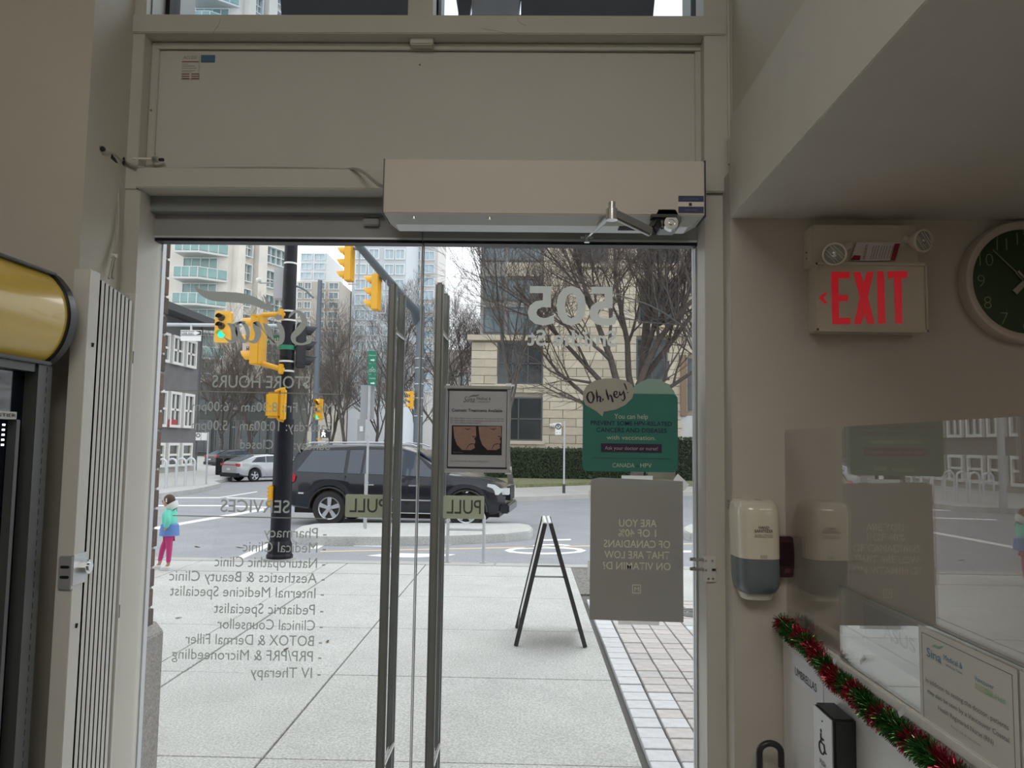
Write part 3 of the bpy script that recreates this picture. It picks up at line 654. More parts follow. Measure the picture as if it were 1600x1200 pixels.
# clock
cc = at(1601, 440, YW-.03); rad = 97*pxm(YW-.03)
ck = thing('wall_clock', 'round wall clock with dark green dial and white rim at the right edge', 'clock', (cc.x, YW, cc.z))
MB().lathe([(0, 0), (rad*.97, 0), (rad, .006), (rad, .034), (rad*.97, .044), (rad*.92, .046), (rad*.855, .040), (rad*.85, .030)], (cc.x, YW, cc.z), -YA, 72).build('rim', mat('clock_rim', (.56, .50, .45), .4), ck, smooth=True)
MB().lathe([(rad*.855, .031), (0, .031)], (cc.x, YW, cc.z), -YA, 72).build('dial', mat('clock_dial', (.018, .045, .008), .3), ck)
CN = mat('clock_numeral', (.26, .30, .17), .5); CH = mat('clock_hand', (.34, .34, .28), .4)
yy = YW-.0325
MBT = lambda s_, ang, sz=.040: text(s_, (cc.x+math.sin(R(ang))*rad*.70, yy, cc.z+math.cos(R(ang))*rad*.70-sz/2), XA, ZA, None, sz, CN, ck, name='numeral', thick=0, offset=-.024, center=True)
for i in range(12): MBT(str(12 if i == 0 else i), i*30)
for ang, l0, l1, w in ((45, -.26, .5, .012), (-45, -.2, .72, .003), (140, -.2, .62, .009)):
    d = Vector((math.sin(R(ang)), 0, math.cos(R(ang)))); sd = Vector((d.z, 0, -d.x)); o_ = Vector((cc.x, yy-.003, cc.z))
    m = MB().prism([(-w*.8, l0*rad), (w*.8, l0*rad), (w*.25, l1*rad), (-w*.25, l1*rad)], o_, sd, d, (0, -.001, 0)); m.build('hand', CH, ck)
MB().cyl((cc.x, yy, cc.z), (cc.x, yy-.006, cc.z), .006, n=14).build('hub', CH, ck)
for i in range(60):
    a_ = R(i*6); d = Vector((math.sin(a_), 0, math.cos(a_)))
    if i % 5 == 0: MB().bar(Vector((cc.x, yy, cc.z))+d*rad*.815, Vector((cc.x, yy, cc.z))+d*rad*.84, .0012, .001, YA).build('tick', CN, ck)

# sanitizer dispenser
sc = at(1183, 860, YW-.06); w = 70*pxm(YW-.08)/2; zt, zb_ = at(1183, 782, YW-.08).z, at(1183, 941, YW-.08).z
sn = thing('sanitizer_dispenser', 'ivory HAND SANITIZER dispenser with grey lower window on the right wall', 'dispenser', (sc.x, YW, zb_))
def shell(mb, zs, hw, dp, n=9):
    k = len(mb.v); m_ = 0
    for z, a_, b_, xo in zs:
        ring = []
        for i in range(n+1):
            t = math.pi*i/n; cx, sx = math.cos(t), math.sin(t)
            ring.append((sc.x+xo+math.copysign(abs(cx)**.55, cx)*hw*a_, YW-(abs(sx)**.55)*dp*b_, z))
        mb.v += [Vector(v) for v in ring]; m_ = len(ring)
    for i in range(len(zs)-1):
        for j in range(m_-1): mb.f.append((k+i*m_+j, k+i*m_+j+1, k+(i+1)*m_+j+1, k+(i+1)*m_+j))
        mb.f.append((k+i*m_+m_-1, k+i*m_, k+(i+1)*m_, k+(i+1)*m_+m_-1))
    mb.f.append(tuple(k+j for j in range(m_))); mb.f.append(tuple(k+(len(zs)-1)*m_+m_-1-j for j in range(m_)))
    return mb
H = zt-zb_; zm = at(1183, 872, YW-.08).z
shell(MB(), [(zt, .72, .6, 0), (zt-.004, .84, .82, 0), (zt-.012, .93, .93, 0), (zt-.028, .985, .985, 0), (zt-.05, 1, 1, 0), ((zt+zm)/2, .985, 1, .001), (zm, .965, 1, .002)], w, .11, 14).build('cover', mat('sanitizer_ivory', (.74, .70, .58), .16, coat=.4), sn, smooth=True)
z5 = at(1183, 912, YW-.08).z
shell(MB(), [(zm-.001, .962, .99, .002), (z5+.02, .955, .99, .003), (z5, .94, .97, .004), (z5-.015, .90, .90, .004), (z5-.028, .80, .78, .004), (z5-.033, .7, .7, .004)], w, .11, 14).build('refill_window', mat('smoke_window', (.15, .18, .20), .25), sn, smooth=True, label='translucent grey refill window')
shell(MB(), [(z5-.030, .74, .62, .006), (zb_+.012, .70, .60, .006), (zb_+.003, .66, .56, .006), (zb_, .58, .48, .006)], w, .11, 14).build('nozzle', WHITEP, sn, smooth=True)
for s_, yb, wd, cp in (('HAND', 826.5, 16, 4.2), ('SANITIZER', 832, 28, 4.2), ('Sensitive / Waterless', 837, 27, 2.2), ('Désinfectant mains', 839.8, 28, 2.0)):
    o_ = at(1193.5, yb, YW-.112); text(s_, o_, XA, ZA, wd*pxm(YW-.11), cp*pxm(YW-.11), INK, sn, center=True, offset=.008 if cp > 4 else 0)
o_ = at(1194, 870, YW-.112); MB().prism(rrect(.020, .010, .003), o_, XA, ZA, (0, .002, 0)).build('logo_badge', mat('badge', (.50, .47, .38), .4), sn)
MB().prism(rrect(.022, .005, .002), (sc.x+.004, YW-.06, zt+.0005), XA, YA, (0, 0, .0006)).build('lock_slot', BLACKP, sn)
# maroon box beside it
c = at(1228, 869, YW); zt, zb_ = at(1228, 838, YW-.04).z, at(1228, 902, YW-.04).z
cb = thing('maroon_box', 'small dark maroon glossy box on the wall half behind the sanitizer dispenser', 'box', (c.x, YW, zb_))
MR = mat('maroon_gloss', (.045, .012, .018), .12, coat=.5)
x0, x1 = at(1208, 869, YW-.03).x, at(1239, 869, YW-.03).x
MB().prism([(x0, zb_), (x1-.004, zb_), (x1, zb_+.03), (x1+.001, (zt+zb_)/2), (x1, zt-.03), (x1-.004, zt), (x0, zt)], (0, YW-.045, 0), XA, ZA, (0, .045, 0)).build('body', MR, cb, bevel=.004)
MB().box(x0+.005, x1-.012, YW-.048, YW-.045, zb_+.035, zt-.018).build('window', mat('maroon_window', (.02, .006, .01), .08), cb)
MB().prism(rrect(.018, .012, .003), (x1-.022, YW-.048, zb_+.02), XA, ZA, (0, .003, 0)).build('button', mat('maroon_button', (.10, .03, .04), .3), cb)

# ------------------------------------------------------------------ reception counter and screens
XK = at(1223.5, 1100, YW).x
zc_ = .5*(at(1226, 985, YW).z+ax(1496, 1200, XK).z)
zc_ = at(1224, 978, YW).z
cn = thing('reception_counter', 'white reception counter running from the front wall towards the camera', 'counter', (XK+.3, .9, 0))
MB().box(XK, XK+.05, -.6, YW-.003, .0, zc_).build('front_panel', mat('counter_white', (.80, .81, .80), .3, coat=.1), cn, bevel=.002)
MB().box(XK+.05, XK+.75, -.6, YW-.003, zc_-.30, zc_-.27).build('work_surface', mat('counter_work', (.55, .52, .48), .4), cn, bevel=.002)
MB().box(XK-.004, XK+.12, -.6, YW-.003, zc_-.006, zc_+.018).build('ledge', mat('counter_ledge', (.7, .68, .64), .35), cn, bevel=.003)
zledge = zc_+.018
xa_ = XK+.003
zt1 = at(1230, 672, YW).z
s1 = MB().box(xa_+.009, xa_+.014, -.3, YW-.012, zledge, zt1).build('acrylic_screen', PLEXI, label='tall clear acrylic screen standing on the reception counter', cat='screen')
y_ = ax(1311, 916, xa_).y; zt2_ = ax(1311, 916, xa_).z
zt2_ = (ax(1311, 916, xa_).z + ax(1600, 1042, xa_).z)/2
s2 = MB().box(xa_, xa_+.004, -.3, y_, zledge, zt2_).build('sneeze_guard', PLEXI, label='lower clear acrylic panel in front of the tall screen on the counter', cat='screen')
MB().box(xa_, xa_+.005, -.3, y_, zt2_, zt2_+.0012).build('polished_edge', mat('acrylic_edge', (.10, .13, .12), .3), s2)
MB().box(XK+.05, XK+.10, y_+.01, y_+.03, zledge, zledge+.01).build('screen_clip', WHITEP, s1)
# computer monitor behind the screens
xm_ = XK+.215
mo = thing('monitor', 'grey computer monitor seen from behind through the acrylic, maker name on its back', 'monitor', (xm_, 2.1, zc_-.27))
MG = mat('monitor_grey', (.68, .68, .68), .45)
MB().box(xm_, xm_+.03, 1.83, 2.37, zc_-.19, zc_+.10).build('back_shell', MG, mo, bevel=.008)
MB().box(xm_+.03, xm_+.035, 1.84, 2.36, zc_-.18, zc_+.09).build('display', BLACKP, mo)
MB().box(xm_-.03, xm_+.02, 2.06, 2.14, zc_-.262, zc_-.05).build('stand', MG, mo, bevel=.004); MB().box(xm_-.10, xm_+.10, 1.97, 2.23, zc_-.27, zc_-.258).build('base', MG, mo, bevel=.003)
text('ASUS', (xm_-.001, 2.23, zc_+.024), -YA, ZA, .18, .034, mat('asus_ink', (.02, .02, .02), .4), mo, shear=-.1, offset=.02)

# garland
random.seed(5)
gl_ = thing('tinsel_garland', 'green and red tinsel garland taped along the counter edge', 'garland', (XK, 1.9, zc_))
path = []
for x, y in ((1222, 972), (1240, 990), (1262, 1005), (1290, 1037), (1308, 1060), (1340, 1083), (1362, 1106), (1400, 1135), (1438, 1166), (1470, 1190), (1500, 1215), (1545, 1250)):
    path.append(tuple(ax(x, y, XK-.012)))
path[0] = (path[0][0], min(path[0][1], YW-.02), path[0][2])
P = [Vector(p) for p in smooth_pts(path, 12)]
MB().tube(P, .002, 5).build('cord', BLACKP, gl_)
GT = mat('tinsel_green', (.05, .17, .045), .2, metal=.7); RT = mat('tinsel_red', (.36, .02, .05), .2, metal=.7); ST = mat('tinsel_glint', (.75, .85, .55), .12, metal=1)  # a few pale strands carry the sparkle as painted glints
tot = sum((P[i+1]-P[i]).length for i in range(len(P)-1))
acc = 0; gm, rm, sm_ = MB(), MB(), MB()
for i in range(len(P)-1):
    L_ = (P[i+1]-P[i]).length; d = (P[i+1]-P[i]).normalized(); x_ = d.orthogonal().normalized(); y2 = d.cross(x_)
    for kk in range(int(L_*21000)):
        t = random.random(); p = P[i].lerp(P[i+1], t); s_ = acc+L_*t; a_ = random.random()*2*math.pi
        ph = (s_*15.5+.35*math.sin(a_+s_*40)) % 2
        m_ = rm if ph < .85 else gm
        if random.random() < .035: m_ = sm_
        o_ = (x_*math.cos(a_)+y2*math.sin(a_)); ln = random.uniform(.012, .036)
        e_ = p+o_*ln+d*random.uniform(-.016, .016)+Vector((0, 0, -.003)); sd = o_.cross(d)*random.uniform(-1, 1)+d*random.uniform(-1, 1); sd = sd.normalized()*.0007
        m_.add([p-sd, p+sd, e_+sd, e_-sd], [(0, 1, 2, 3)])
    acc += L_
for m_, mm, nm in ((gm, GT, 'tinsel'), (rm, RT, 'tinsel'), (sm_, ST, 'tinsel')): m_.build(nm, mm, gl_, kind='stuff')
for x, y in ((1306, 1030), (1410, 1112)):
    c = ax(x, y, XK-.03); a_ = R(35); m = MB().obox(c, (.0004, 0, 0), Vector((0, -.02*math.cos(a_), .02*math.sin(a_))), Vector((0, .006*math.sin(a_), .006*math.cos(a_)))); m.build('tape', TAPE, gl_)
# umbrellas label on the counter face
def onk(x, y, off=.001): return ax(x, y, XK-off)
lbp = [(1238, 1027), (1286, 1065), (1286, 1088), (1240, 1052)]
lu = thing('umbrella_label', 'white UMBRELLAS paper label on the counter face under the garland', 'label', onk(1262, 1060))
a_, b_ = onk(1240, 1050), onk(1286, 1060)
z0_, z1_ = onk(1262, 1080).z, onk(1262, 1035).z
MB().box(XK-.0015, XK-.0003, onk(1286, 1060).y, onk(1239, 1050).y, z0_, z1_).build('paper', mat('label_paper', (.78, .80, .86), .6), lu)
text('UMBRELLAS', (XK-.002, onk(1243, 1050).y, z0_+.018), -YA, ZA, (onk(1243, 1050).y-onk(1276, 1050).y), .022, INK, lu, thick=.0005)
# push plate
pb = thing('door_push_button', 'steel wheelchair push plate on a black box mounted on the counter face', 'button', onk(1305, 1150))
PD = .055
y1_, y0_ = ax(1272, 1130, XK-PD).y, ax(1303, 1160, XK-PD).y
zt_ = ax(1272, 1097, XK-PD).z; z0_ = zt_-.175
MB().box(XK-PD, XK-.0005, y0_, y1_, z0_, zt_).build('box', BLACKP, pb, bevel=.005)
MB().box(XK-PD-.003, XK-PD, y0_+.004, y1_-.004, z0_+.004, zt_-.004).build('plate', mat('plate_steel', (.52, .52, .52), .35, metal=.7), pb, bevel=.001)
yc = (y0_+y1_)/2; xs_ = XK-PD-.0035; zc2 = zt_-.082; hw_ = (y1_-y0_)/2
def hc(pts, r=.002): MB().tube([(xs_, yc-a*1.25, zc2+b*1.1) for a, b in pts], r, 6).build('wheelchair_mark', INK, pb)
hc([(-.008, .022), (-.006, .002), (.008, .002), (.013, -.014), (.019, -.012)]); hc([(-.007, .012), (.006, .012)]); hc([(-.010+.013*math.cos(t)+.006, -.008+.014*math.sin(t)) for t in [R(100+i*24) for i in range(11)]])
MB().ball((xs_, yc+.0095, zc2+.030), .0012, .0045, .0045).build('wheelchair_mark', INK, pb)
text('PUSH', (xs_, yc+.019, z0_+.042), -YA, ZA, .038, .012, INK, pb, offset=.005); text('TO OPEN', (xs_, yc+.018, z0_+.030), -YA, ZA, .036, .007, INK, pb)
for z in (zt_-.026, z0_+.022): MB().cyl((xs_+.001, yc, z), (xs_-.001, yc, z), .0018, n=8).build('screw', INK, pb)
# papers on the lower panel
xp_ = xa_-.0012
np_ = thing('nurse_notice', 'white notice about a registered nurse taped on the lower acrylic panel', 'notice', ax(1500, 1150, xp_))
ya, yb_ = ax(1436, 1000, xp_).y, ax(1589, 1040, xp_).y; zt_ = zt2_-.006; 
MB().box(xp_-.0005, xp_, yb_, ya, zt_-.235, zt_).build('sheet', translu('notice_sheet', (.80, .79, .76), .25), np_)
fr = MB(); g = .012
for a in ((ya-g, yb_+g, zt_-g, zt_-g-.0012), (ya-g, ya-g-.0015, zt_-g, zt_-.22), (yb_+g+.0015, yb_+g, zt_-g, zt_-.22), (ya-g, yb_+g, zt_-.219, zt_-.22)): fr.box(xp_-.0008, xp_-.0005, a[1], a[0], a[3], a[2])
fr.build('printed_border', GINK, np_)
W_ = ya-yb_; TB = mat('teal_ink', (.06, .25, .38), .6); TG = mat('green_ink', (.25, .45, .25), .6)
def nt(s_, f0, f1, z, cap, m): text(s_, (xp_-.0009, ya-W_*f0, zt_-z), -YA, ZA, W_*(f1-f0), cap, m, np_)
nt('Sina', .10, .27, .054, .017, TB); nt('Medical &', .30, .50, .044, .010, TB); nt('Wellness Clinic', .32, .50, .054, .0045, TB)
lg = MB().prism([(0, 0), (.2, .35), (.6, .5), (1, .9), (.65, .15), (.3, .05)], (xp_-.0009, ya-W_*.16, zt_-.030), -YA*W_*.14, ZA*.012, (-.0003, 0, 0)); lg.build('logo_swoosh', TG, np_)
nt('Vancouver', .62, .80, .052, .008, TB); nt('CoastalHealth', .72, .90, .066, .009, TG); 
MB().box(xp_-.0009, xp_-.0005, ya-W_*.78, ya-W_*.62, zt_-.066, zt_-.056).build('logo_bar', mat('olive_ink', (.45, .5, .35), .6), np_)
nt('In addition to seeing the doctor, patients', .08, .92, .105, .0085, GINK); nt('may also be seen by a Vancouver Coastal', .10, .92, .125, .0085, GINK); nt('Health Registered Nurse (RN)', .22, .78, .145, .0085, GINK); nt('Please ask at reception', .36, .66, .162, .005, mat('faint_ink', (.45, .4, .4), .6))
n2 = MB().box(xp_-.0005, xp_, yb_-.25, yb_-.008, zt_-.235, zt_).build('paper_sheet', MATS['notice_sheet'], label='second white sheet on the acrylic at the right edge of the picture', cat='notice')
c0_ = ax(1262, 970, xa_+.02)
MB().box(xa_+.022, xa_+.0226, c0_.y-.045, c0_.y+.03, zledge, c0_.z+.03).build('paper_slip', translu('slip', (.6, .58, .54), .2), label='narrow blank paper slip standing behind the garland at the wall end of the counter', cat='paper')
# umbrella with a crook handle hanging by the wall
uc = at(1201, 1155, 2.36)
um = thing('umbrella', 'black umbrella with crook handle hanging beside the counter', 'umbrella', (uc.x, 2.36, 0))
P = []
rr_ = .5*(at(1222, 1160, 2.36).x-at(1186, 1160, 2.36).x)-.002; cz_ = at(1200, 1176, 2.36).z
xl_, xr_ = uc.x-rr_, uc.x+rr_
for i in range(13):
    t = R(180-180*i/12); P.append((uc.x+rr_*math.cos(t)+.004, 2.36, cz_+rr_*.85*math.sin(t)+.0))
P = [(P[0][0], 2.36, .28+.25)] + P + [(P[-1][0], 2.36, cz_-.04)]
MB().tube(P, .0095, 12).build('handle', BLACKP, um, smooth=True)
MB().lathe([(.006, 0), (.02, .03), (.028, .2), (.022, .42), (.010, .46)], (P[0][0], 2.36, .06), ZA, 14).build('canopy', mat('umbrella_cloth', (.02, .02, .025), .8), um, smooth=True)
MB().cyl((P[0][0], 2.36, 0), (P[0][0], 2.36, .07), .005, n=8).build('tip', CHROME, um)
# black marks on the wall corner
c = at(1139.5, 797, 2.5)
mk = MB()
ws = thing('corner_sticker', 'tiny vertical black printed label on the white wall corner', 'sticker', (XW, 2.49, at(1139, 805, 2.49).z))
for dz, t_ in ((0, 'PUSH'), (-.012, 'TO'), (-.022, 'OPEN')): text(t_, (XW-.0006, 2.505, at(1139, 785, 2.49).z+dz), -YA, ZA, .03, .008, INK, ws, offset=.01)

# ================================================================== COOLER ON THE LEFT
XH = -1.285
co = thing('drinks_cooler', 'tall black drinks cooler with curved yellow header sign', 'cooler', (-1.7, 1.5, 0))
yend = ax(86, 500, XH-.06).y
e_ = at(95, 500, 2.1)
ya = 2.10; xf = at(80, 640, ya).x
ztop = at(90, 430, ya).z; zbot = at(75, 565, ya).z
bul = [tuple(v) for v in smooth_pts([(0, 0), (.028, .10), (.05, .25), (.062, .45), (.060, .62), (.045, .80), (.018, .94), (0, 1)], 4)]
hh = ztop-zbot; xb = at(72, 500, ya).x
y0h = .75
prof = [(xb+a*.95, zbot+b*hh) for a, b in bul]
k_ = MB().prism([(xb-.45, zbot)]+prof+[(xb-.45, ztop)], (0, y0h, 0), XA, ZA, (0, ya-y0h, 0)); 
k_.build('header_face', mat('header_yellow', (.62, .44, .09), .22, var=.04, coat=.3, emit=(1, .72, .14), es=.045), co, smooth=True)  # faint emission added to the yellow; the header has no lamp
cap = [(xb+a*1.02+.004, zbot-.008+b*(hh+.016)) for a, b in bul]
MB().prism([(xb-.46, zbot-.008)]+cap+[(xb-.46, ztop+.008)], (0, ya, 0), XA, ZA, (0, .035, 0)).build('header_end_cap', BLACKP, co, bevel=.003)
MB().box(xb-.45, xb+.018, y0h, ya+.01, ztop, ztop+.008).box(xb-.45, xb+.018, y0h, ya+.01, zbot-.010, zbot).build('header_rail', BLACKP, co, bevel=.002)
zb2 = zbot-.010
MB().box(-2.15, xb-.04, y0h, ya+.04, 0, ztop-.02).build('cabinet', mat('cooler_black', (.006, .008, .014), .5), co, bevel=.004)
MB().box(xb-.04, xb+.006, ya-.03, ya+.035, .05, zb2).build('door_post', mat('cooler_grey', (.075, .08, .08), .35), co, bevel=.002)
MB().box(xb-.04, xb+.0, y0h, ya-.03, zb2-.022, zb2).build('door_head', MATS['cooler_grey'], co)
m = MB(); z = .1
while z < zb2-.02: m.box(xb+.0055, xb+.0068, ya+.008, ya+.011, z, z+.016); z += .028
m.build('perforation', BLACKP, co, kind='stuff')
MB().box(xb-.035, xb-.030, y0h, ya-.03, .12, zb2-.022).build('door_glass', mat('cooler_glass', (.004, .007, .018), .08, spec=.6), co)
# price strip and inner mullion
pz = ax(10, 647, xb-.0).z; q_ = ax(26, 647, xb-.005); q0 = ax(-40, 655, xb-.005)
MB().box(xb-.02, xb-.004, q0.y, q_.y, pz-.0125, pz+.0075).build('name_strip', mat('strip_white', (.60, .60, .58), .4), co, bevel=.001)
o_ = ax(3, 651, xb-.003); o2 = ax(25, 651, xb-.003)
text('FRONTIER', (xb-.0035, ax(-28, 655, xb).y, pz-.007), YA, ZA, o2.y-ax(-28, 655, xb).y, .009, INK, co, offset=.006, thick=.0012)
m_ = ax(17, 800, xb-.01).y
MB().box(xb-.03, xb-.006, m_-.008, m_+.010, .12, pz-.0125).build('mullion', MATS['cooler_grey'], co, bevel=.002)
ledm = mat('led', (1, 1, 1), .4, emit=(.9, .97, 1), es=2.5)
z = pz-.03; m = MB(); ly = ax(2, 700, xb-.02).y
while z > pz-.085: m.box(xb-.012, xb-.008, ly-.014, ly-.008, z, z+.005); z -= .013
m.build('led_strip', ledm, co)
# ================================================================== STREET: GROUND
ASPH = mat('asphalt', (.29, .30, .32), .85, spk=.15, sscale=40, var=.10, vscale=1.2, bump=.25, bscale=60)
CONC = mat('sidewalk_concrete', (.50, .51, .49), .85, var=.10, vscale=1.6, bump=.5, bscale=90, spk=.22, sscale=75)
CONC2 = mat('kerb_concrete', (.42, .42, .40), .85, var=.10, vscale=3, bump=.3, bscale=50)
FARC = mat('far_sidewalk_concrete', (.46, .45, .43), .85, var=.10, vscale=1)
MARK = mat('road_paint', (.80, .80, .78), .7, var=.06)
ZR = -.15
YK = gz(650, 879).y                        # near kerb line
rd = thing('road', None, None, (0, 40, ZR), kind='structure')
MB().box(-120, 120, YK+.1, 330, ZR-.2, ZR).build('asphalt', ASPH, rd)
sw = thing('sidewalk', None, None, (0, 6, 0), kind='structure')
JO = .012
MB().box(-30, 30, 2.95, YK, -.3, -.035).build('bed', mat('joint_dark', (.12, .12, .11), .9), sw)
xs = [-9.4, -7.6, -5.9, -4.3, -2.62, -2.36, -1.32, .605]; ys = [2.98, 4.0, 5.42, 6.78, 8.2, 9.5, 10.25, YK-.16]
random.seed(3)
for i in range(len(xs)-1):
    for j in range(len(ys)-1):
        g = .010 if i == 5 else .006
        MB().box(xs[i]+g, xs[i+1]-.006, ys[j]+.004, ys[j+1]-.004, -.06, random.uniform(-.004, .0)).build('slab', CONC, sw, bevel=.004, seg=1)
MB().box(-30, -9.41, 2.98, YK-.16, -.06, 0).build('slab', CONC, sw)
for i in range(14): MB().box(-9.4+i*1.5, -9.4+i*1.5+1.49, YK-.155, YK+.1, -.3, 0).build('kerb', CONC2, sw, bevel=.012)
MB().box(11.6, 30, YK-.155, YK+.1, -.3, 0).build('kerb', CONC2, sw); MB().box(-30, -9.41, YK-.155, YK+.1, -.3, 0).build('kerb', CONC2, sw)
MB().box(.605, 1.05, 8.55, YK-.17, -.05, -.015).build('gravel_pit', mat('gravel', (.20, .19, .18), .95, var=.5, vscale=30, bump=1, bscale=90), sw)
MB().box(1.07, 30, 8.2, YK-.17, -.05, 0).build('slab', CONC, sw)
# pavers
PV = [mat('paver_%s' % n_, c_, .85, var=.14, vscale=14, bump=.3, bscale=90) for n_, c_ in (('pink', (.50, .47, .455)), ('grey', (.47, .46, .45)), ('buff', (.54, .515, .495)))]
PW = mat('paver_white', (.61, .62, .64), .85, var=.10, vscale=14, bump=.3, bscale=90)
pw = .158
def paver_mesh(m, i):
    b = MB().box(-pw/2+.005, pw/2-.005, -pw/2+.005, pw/2-.005, -.04, 0); o = b.build('paver', m, sw, local=True, bevel=.004, seg=1); o.location = (0, -50, 0); return o
protos = [paver_mesh(m, 0) for m in PV]+[paver_mesh(PW, 0)]
used = set()
for r_ in range(33):
    for c_ in range(9):
        y = 3.05+r_*pw; x = .63+.012+pw/2+c_*(pw+.0)
        if c_ == 1 or c_ > 1: x += .006
        if y > 8.2 or (y < 3.9 and c_ > 3): continue
        k_ = 3 if c_ == 0 or (random.random() < .03) else random.choice((0, 0, 1, 2))
        src = protos[k_]
        o = src if k_ not in used else src.copy()
        if k_ in used: COL.objects.link(o)
        used.add(k_); o.location = (x, y-6, random.uniform(-.004, .002))
for k_, o in enumerate(protos):
    if k_ not in used: bpy.data.objects.remove(o)
MB().box(2.08, 30, 2.98, 8.18, -.05, 0).build('slab', CONC, sw)
mh = thing('manhole_cover', 'round ribbed iron cover in the paving at the right door edge', 'manhole cover', gz(1083, 958)); c = gz(1083, 958)
MB().cyl((c.x, c.y, -.03), (c.x, c.y, .004), .20, n=28).build('cover', mat('iron', (.09, .09, .09), .6, metal=.5), mh)
for r_ in (.06, .10, .14, .18): MB().lathe([(r_-.008, .0), (r_-.008, .006), (r_+.004, .006), (r_+.004, 0)], (c.x, c.y, .003), ZA, 28).build('rib', mat('iron_light', (.30, .30, .30), .5, metal=.3), mh)
# road paint
def paint(pts, name='marking', m=MARK, z=ZR+.004):
    P = [gz(x, y, z) for x, y in pts]; b = MB(); n_ = len(P); b.v = P+[p-Vector((0, 0, .008)) for p in P]
    b.f = [tuple(range(n_))]+[(i, i+n_, (i+1) % n_+n_, (i+1) % n_) for i in range(n_)]
    return b.build(name, m, rd)
def line(x0, y0, x1, y1, w, **k):
    return paint([(x0, y0), (x1, y1), (x1, y1+w), (x0, y0+w)], **k)
line(200, 777, 344, 776.8, 1.4); line(344, 776.8, 402, 767.5, 1.2); line(354, 777, 418, 779, 1.2)
line(200, 789, 345, 789.2, 1.6); line(345, 789.4, 420, 792, 1.5)
line(240, 824, 282, 816.5, 4); line(282, 816.5, 412, 794, 3.5); line(200, 832, 240, 824, 4)
paint([(364, 873), (376, 874.5), (424, 852), (424, 846.5)]); paint([(466, 829), (474, 830), (497, 822), (491, 820.5)]); paint([(484, 857), (496, 857.5), (519, 845), (508, 845)])
for a in ((500, 612), (612, 830), (830, 1100)): line(a[0], 861-(a[0]-500)*.021, a[1], 861-(a[1]-500)*.021, 1.5, m=mat('yellow_paint', (.62, .50, .34), .7))
def ring(cx, cy, rx, ry, w):
    for i in range(12):
        a0, a1 = R(30*i), R(30*i+30)
        paint([(cx+rx*math.cos(a0), cy+ry*math.sin(a0)), (cx+rx*math.cos(a1), cy+ry*math.sin(a1)), (cx+(rx-w)*math.cos(a1), cy+(ry-w*.2)*math.sin(a1)), (cx+(rx-w)*math.cos(a0), cy+(ry-w*.2)*math.sin(a0))])
paint([(573, 868), (610, 864), (712, 866), (700, 868.5), (650, 871), (600, 870)]); ring(852, 860, 64, 6, 12); ring(862, 852.5, 30, 2.5, 9)
paint([(552, 853), (560, 850), (590, 850), (620, 846), (700, 842), (715, 843), (690, 846), (705, 851), (640, 851), (600, 854)]); paint([(842, 843), (892, 842), (892, 844), (842, 845)]); paint([(930, 862), (1080, 860), (1080, 863), (930, 865)])
# kerbed median
md = thing('median', None, None, (0, 15, ZR), kind='structure')
def slabpoly(pts, z, m, parent, name, low=ZR-.1, bev=.0):
    P = [gz(x, y, z) for x, y in pts]; b = MB(); n_ = len(P); b.v = P+[Vector((p.x, p.y, low)) for p in P]
    b.f = [tuple(range(n_)), tuple(range(2*n_-1, n_-1, -1))]+[(i, i+n_, (i+1) % n_+n_, (i+1) % n_) for i in range(n_)]
    return b.build(name, m, parent, bevel=bev)
slabpoly([(458, 829), (470, 822), (492, 818), (560, 816.5), (700, 817), (812, 817.5), (828, 820), (833, 825), (828, 830), (790, 834), (700, 837.5), (600, 839), (500, 838.5), (468, 836)], 0, CONC, md, 'median_top', bev=.02)
slabpoly([(1068, 823), (1078, 819), (1200, 817), (1400, 816), (1400, 833), (1200, 834), (1078, 833), (1069, 829)], 0, CONC, md, 'median_top', bev=.02)
# far pavements
fs = thing('far_sidewalk', None, None, (10, 35, 0), kind='structure')
def worldpoly(P, z, m, parent, name, low=ZR-.1):
    b = MB(); n_ = len(P); b.v = [Vector((x, y, z)) for x, y in P]+[Vector((x, y, low)) for x, y in P]
    b.f = [tuple(range(n_)), tuple(range(2*n_-1, n_-1, -1))]+[(i, i+n_, (i+1) % n_+n_, (i+1) % n_) for i in range(n_)]
    return b.build(name, m, parent)
k1, k2_, k3, k0 = gz(735, 780), gz(921, 772), gz(1085, 768), gz(705, 752)
A_ = [(k1.x, k1.y), (k2_.x, k2_.y), (k3.x, k3.y), (40, k3.y+8), (40, 70), (k0.x+3, 120), (k0.x-.6, k0.y+20), (k0.x, k0.y), (gz(708, 765).x, gz(708, 765).y)]
worldpoly(A_, 0, FARC, fs, 'pavement')
VERGE = mat('grass_verge', (.20, .21, .11), .95, var=.35, vscale=5, bump=1, bscale=30)
worldpoly([(gz(742, 765).x, gz(742, 765).y+.2), (gz(921, 758).x, gz(921, 758).y), (12, gz(921, 757).y), (12, 36), (-2.5, 36)], .12, VERGE, fs, 'verge', 0)
l1 = [gz(x, y) for x, y in ((150, 772), (250, 771), (300, 765), (332, 758.5), (345, 755), (335, 751.5), (350, 748), (400, 739), (436, 726), (452, 712))]
fl = thing('corner_sidewalk', None, None, (-18, 40, 0), kind='structure')
worldpoly([(-40, l1[0].y-1)]+[(p.x, p.y) for p in l1]+[(-30, 190), (-90, 190), (-90, 40)], 0, mat('corner_concrete', (.47, .47, .46), .85, var=.1), fl, 'pavement')
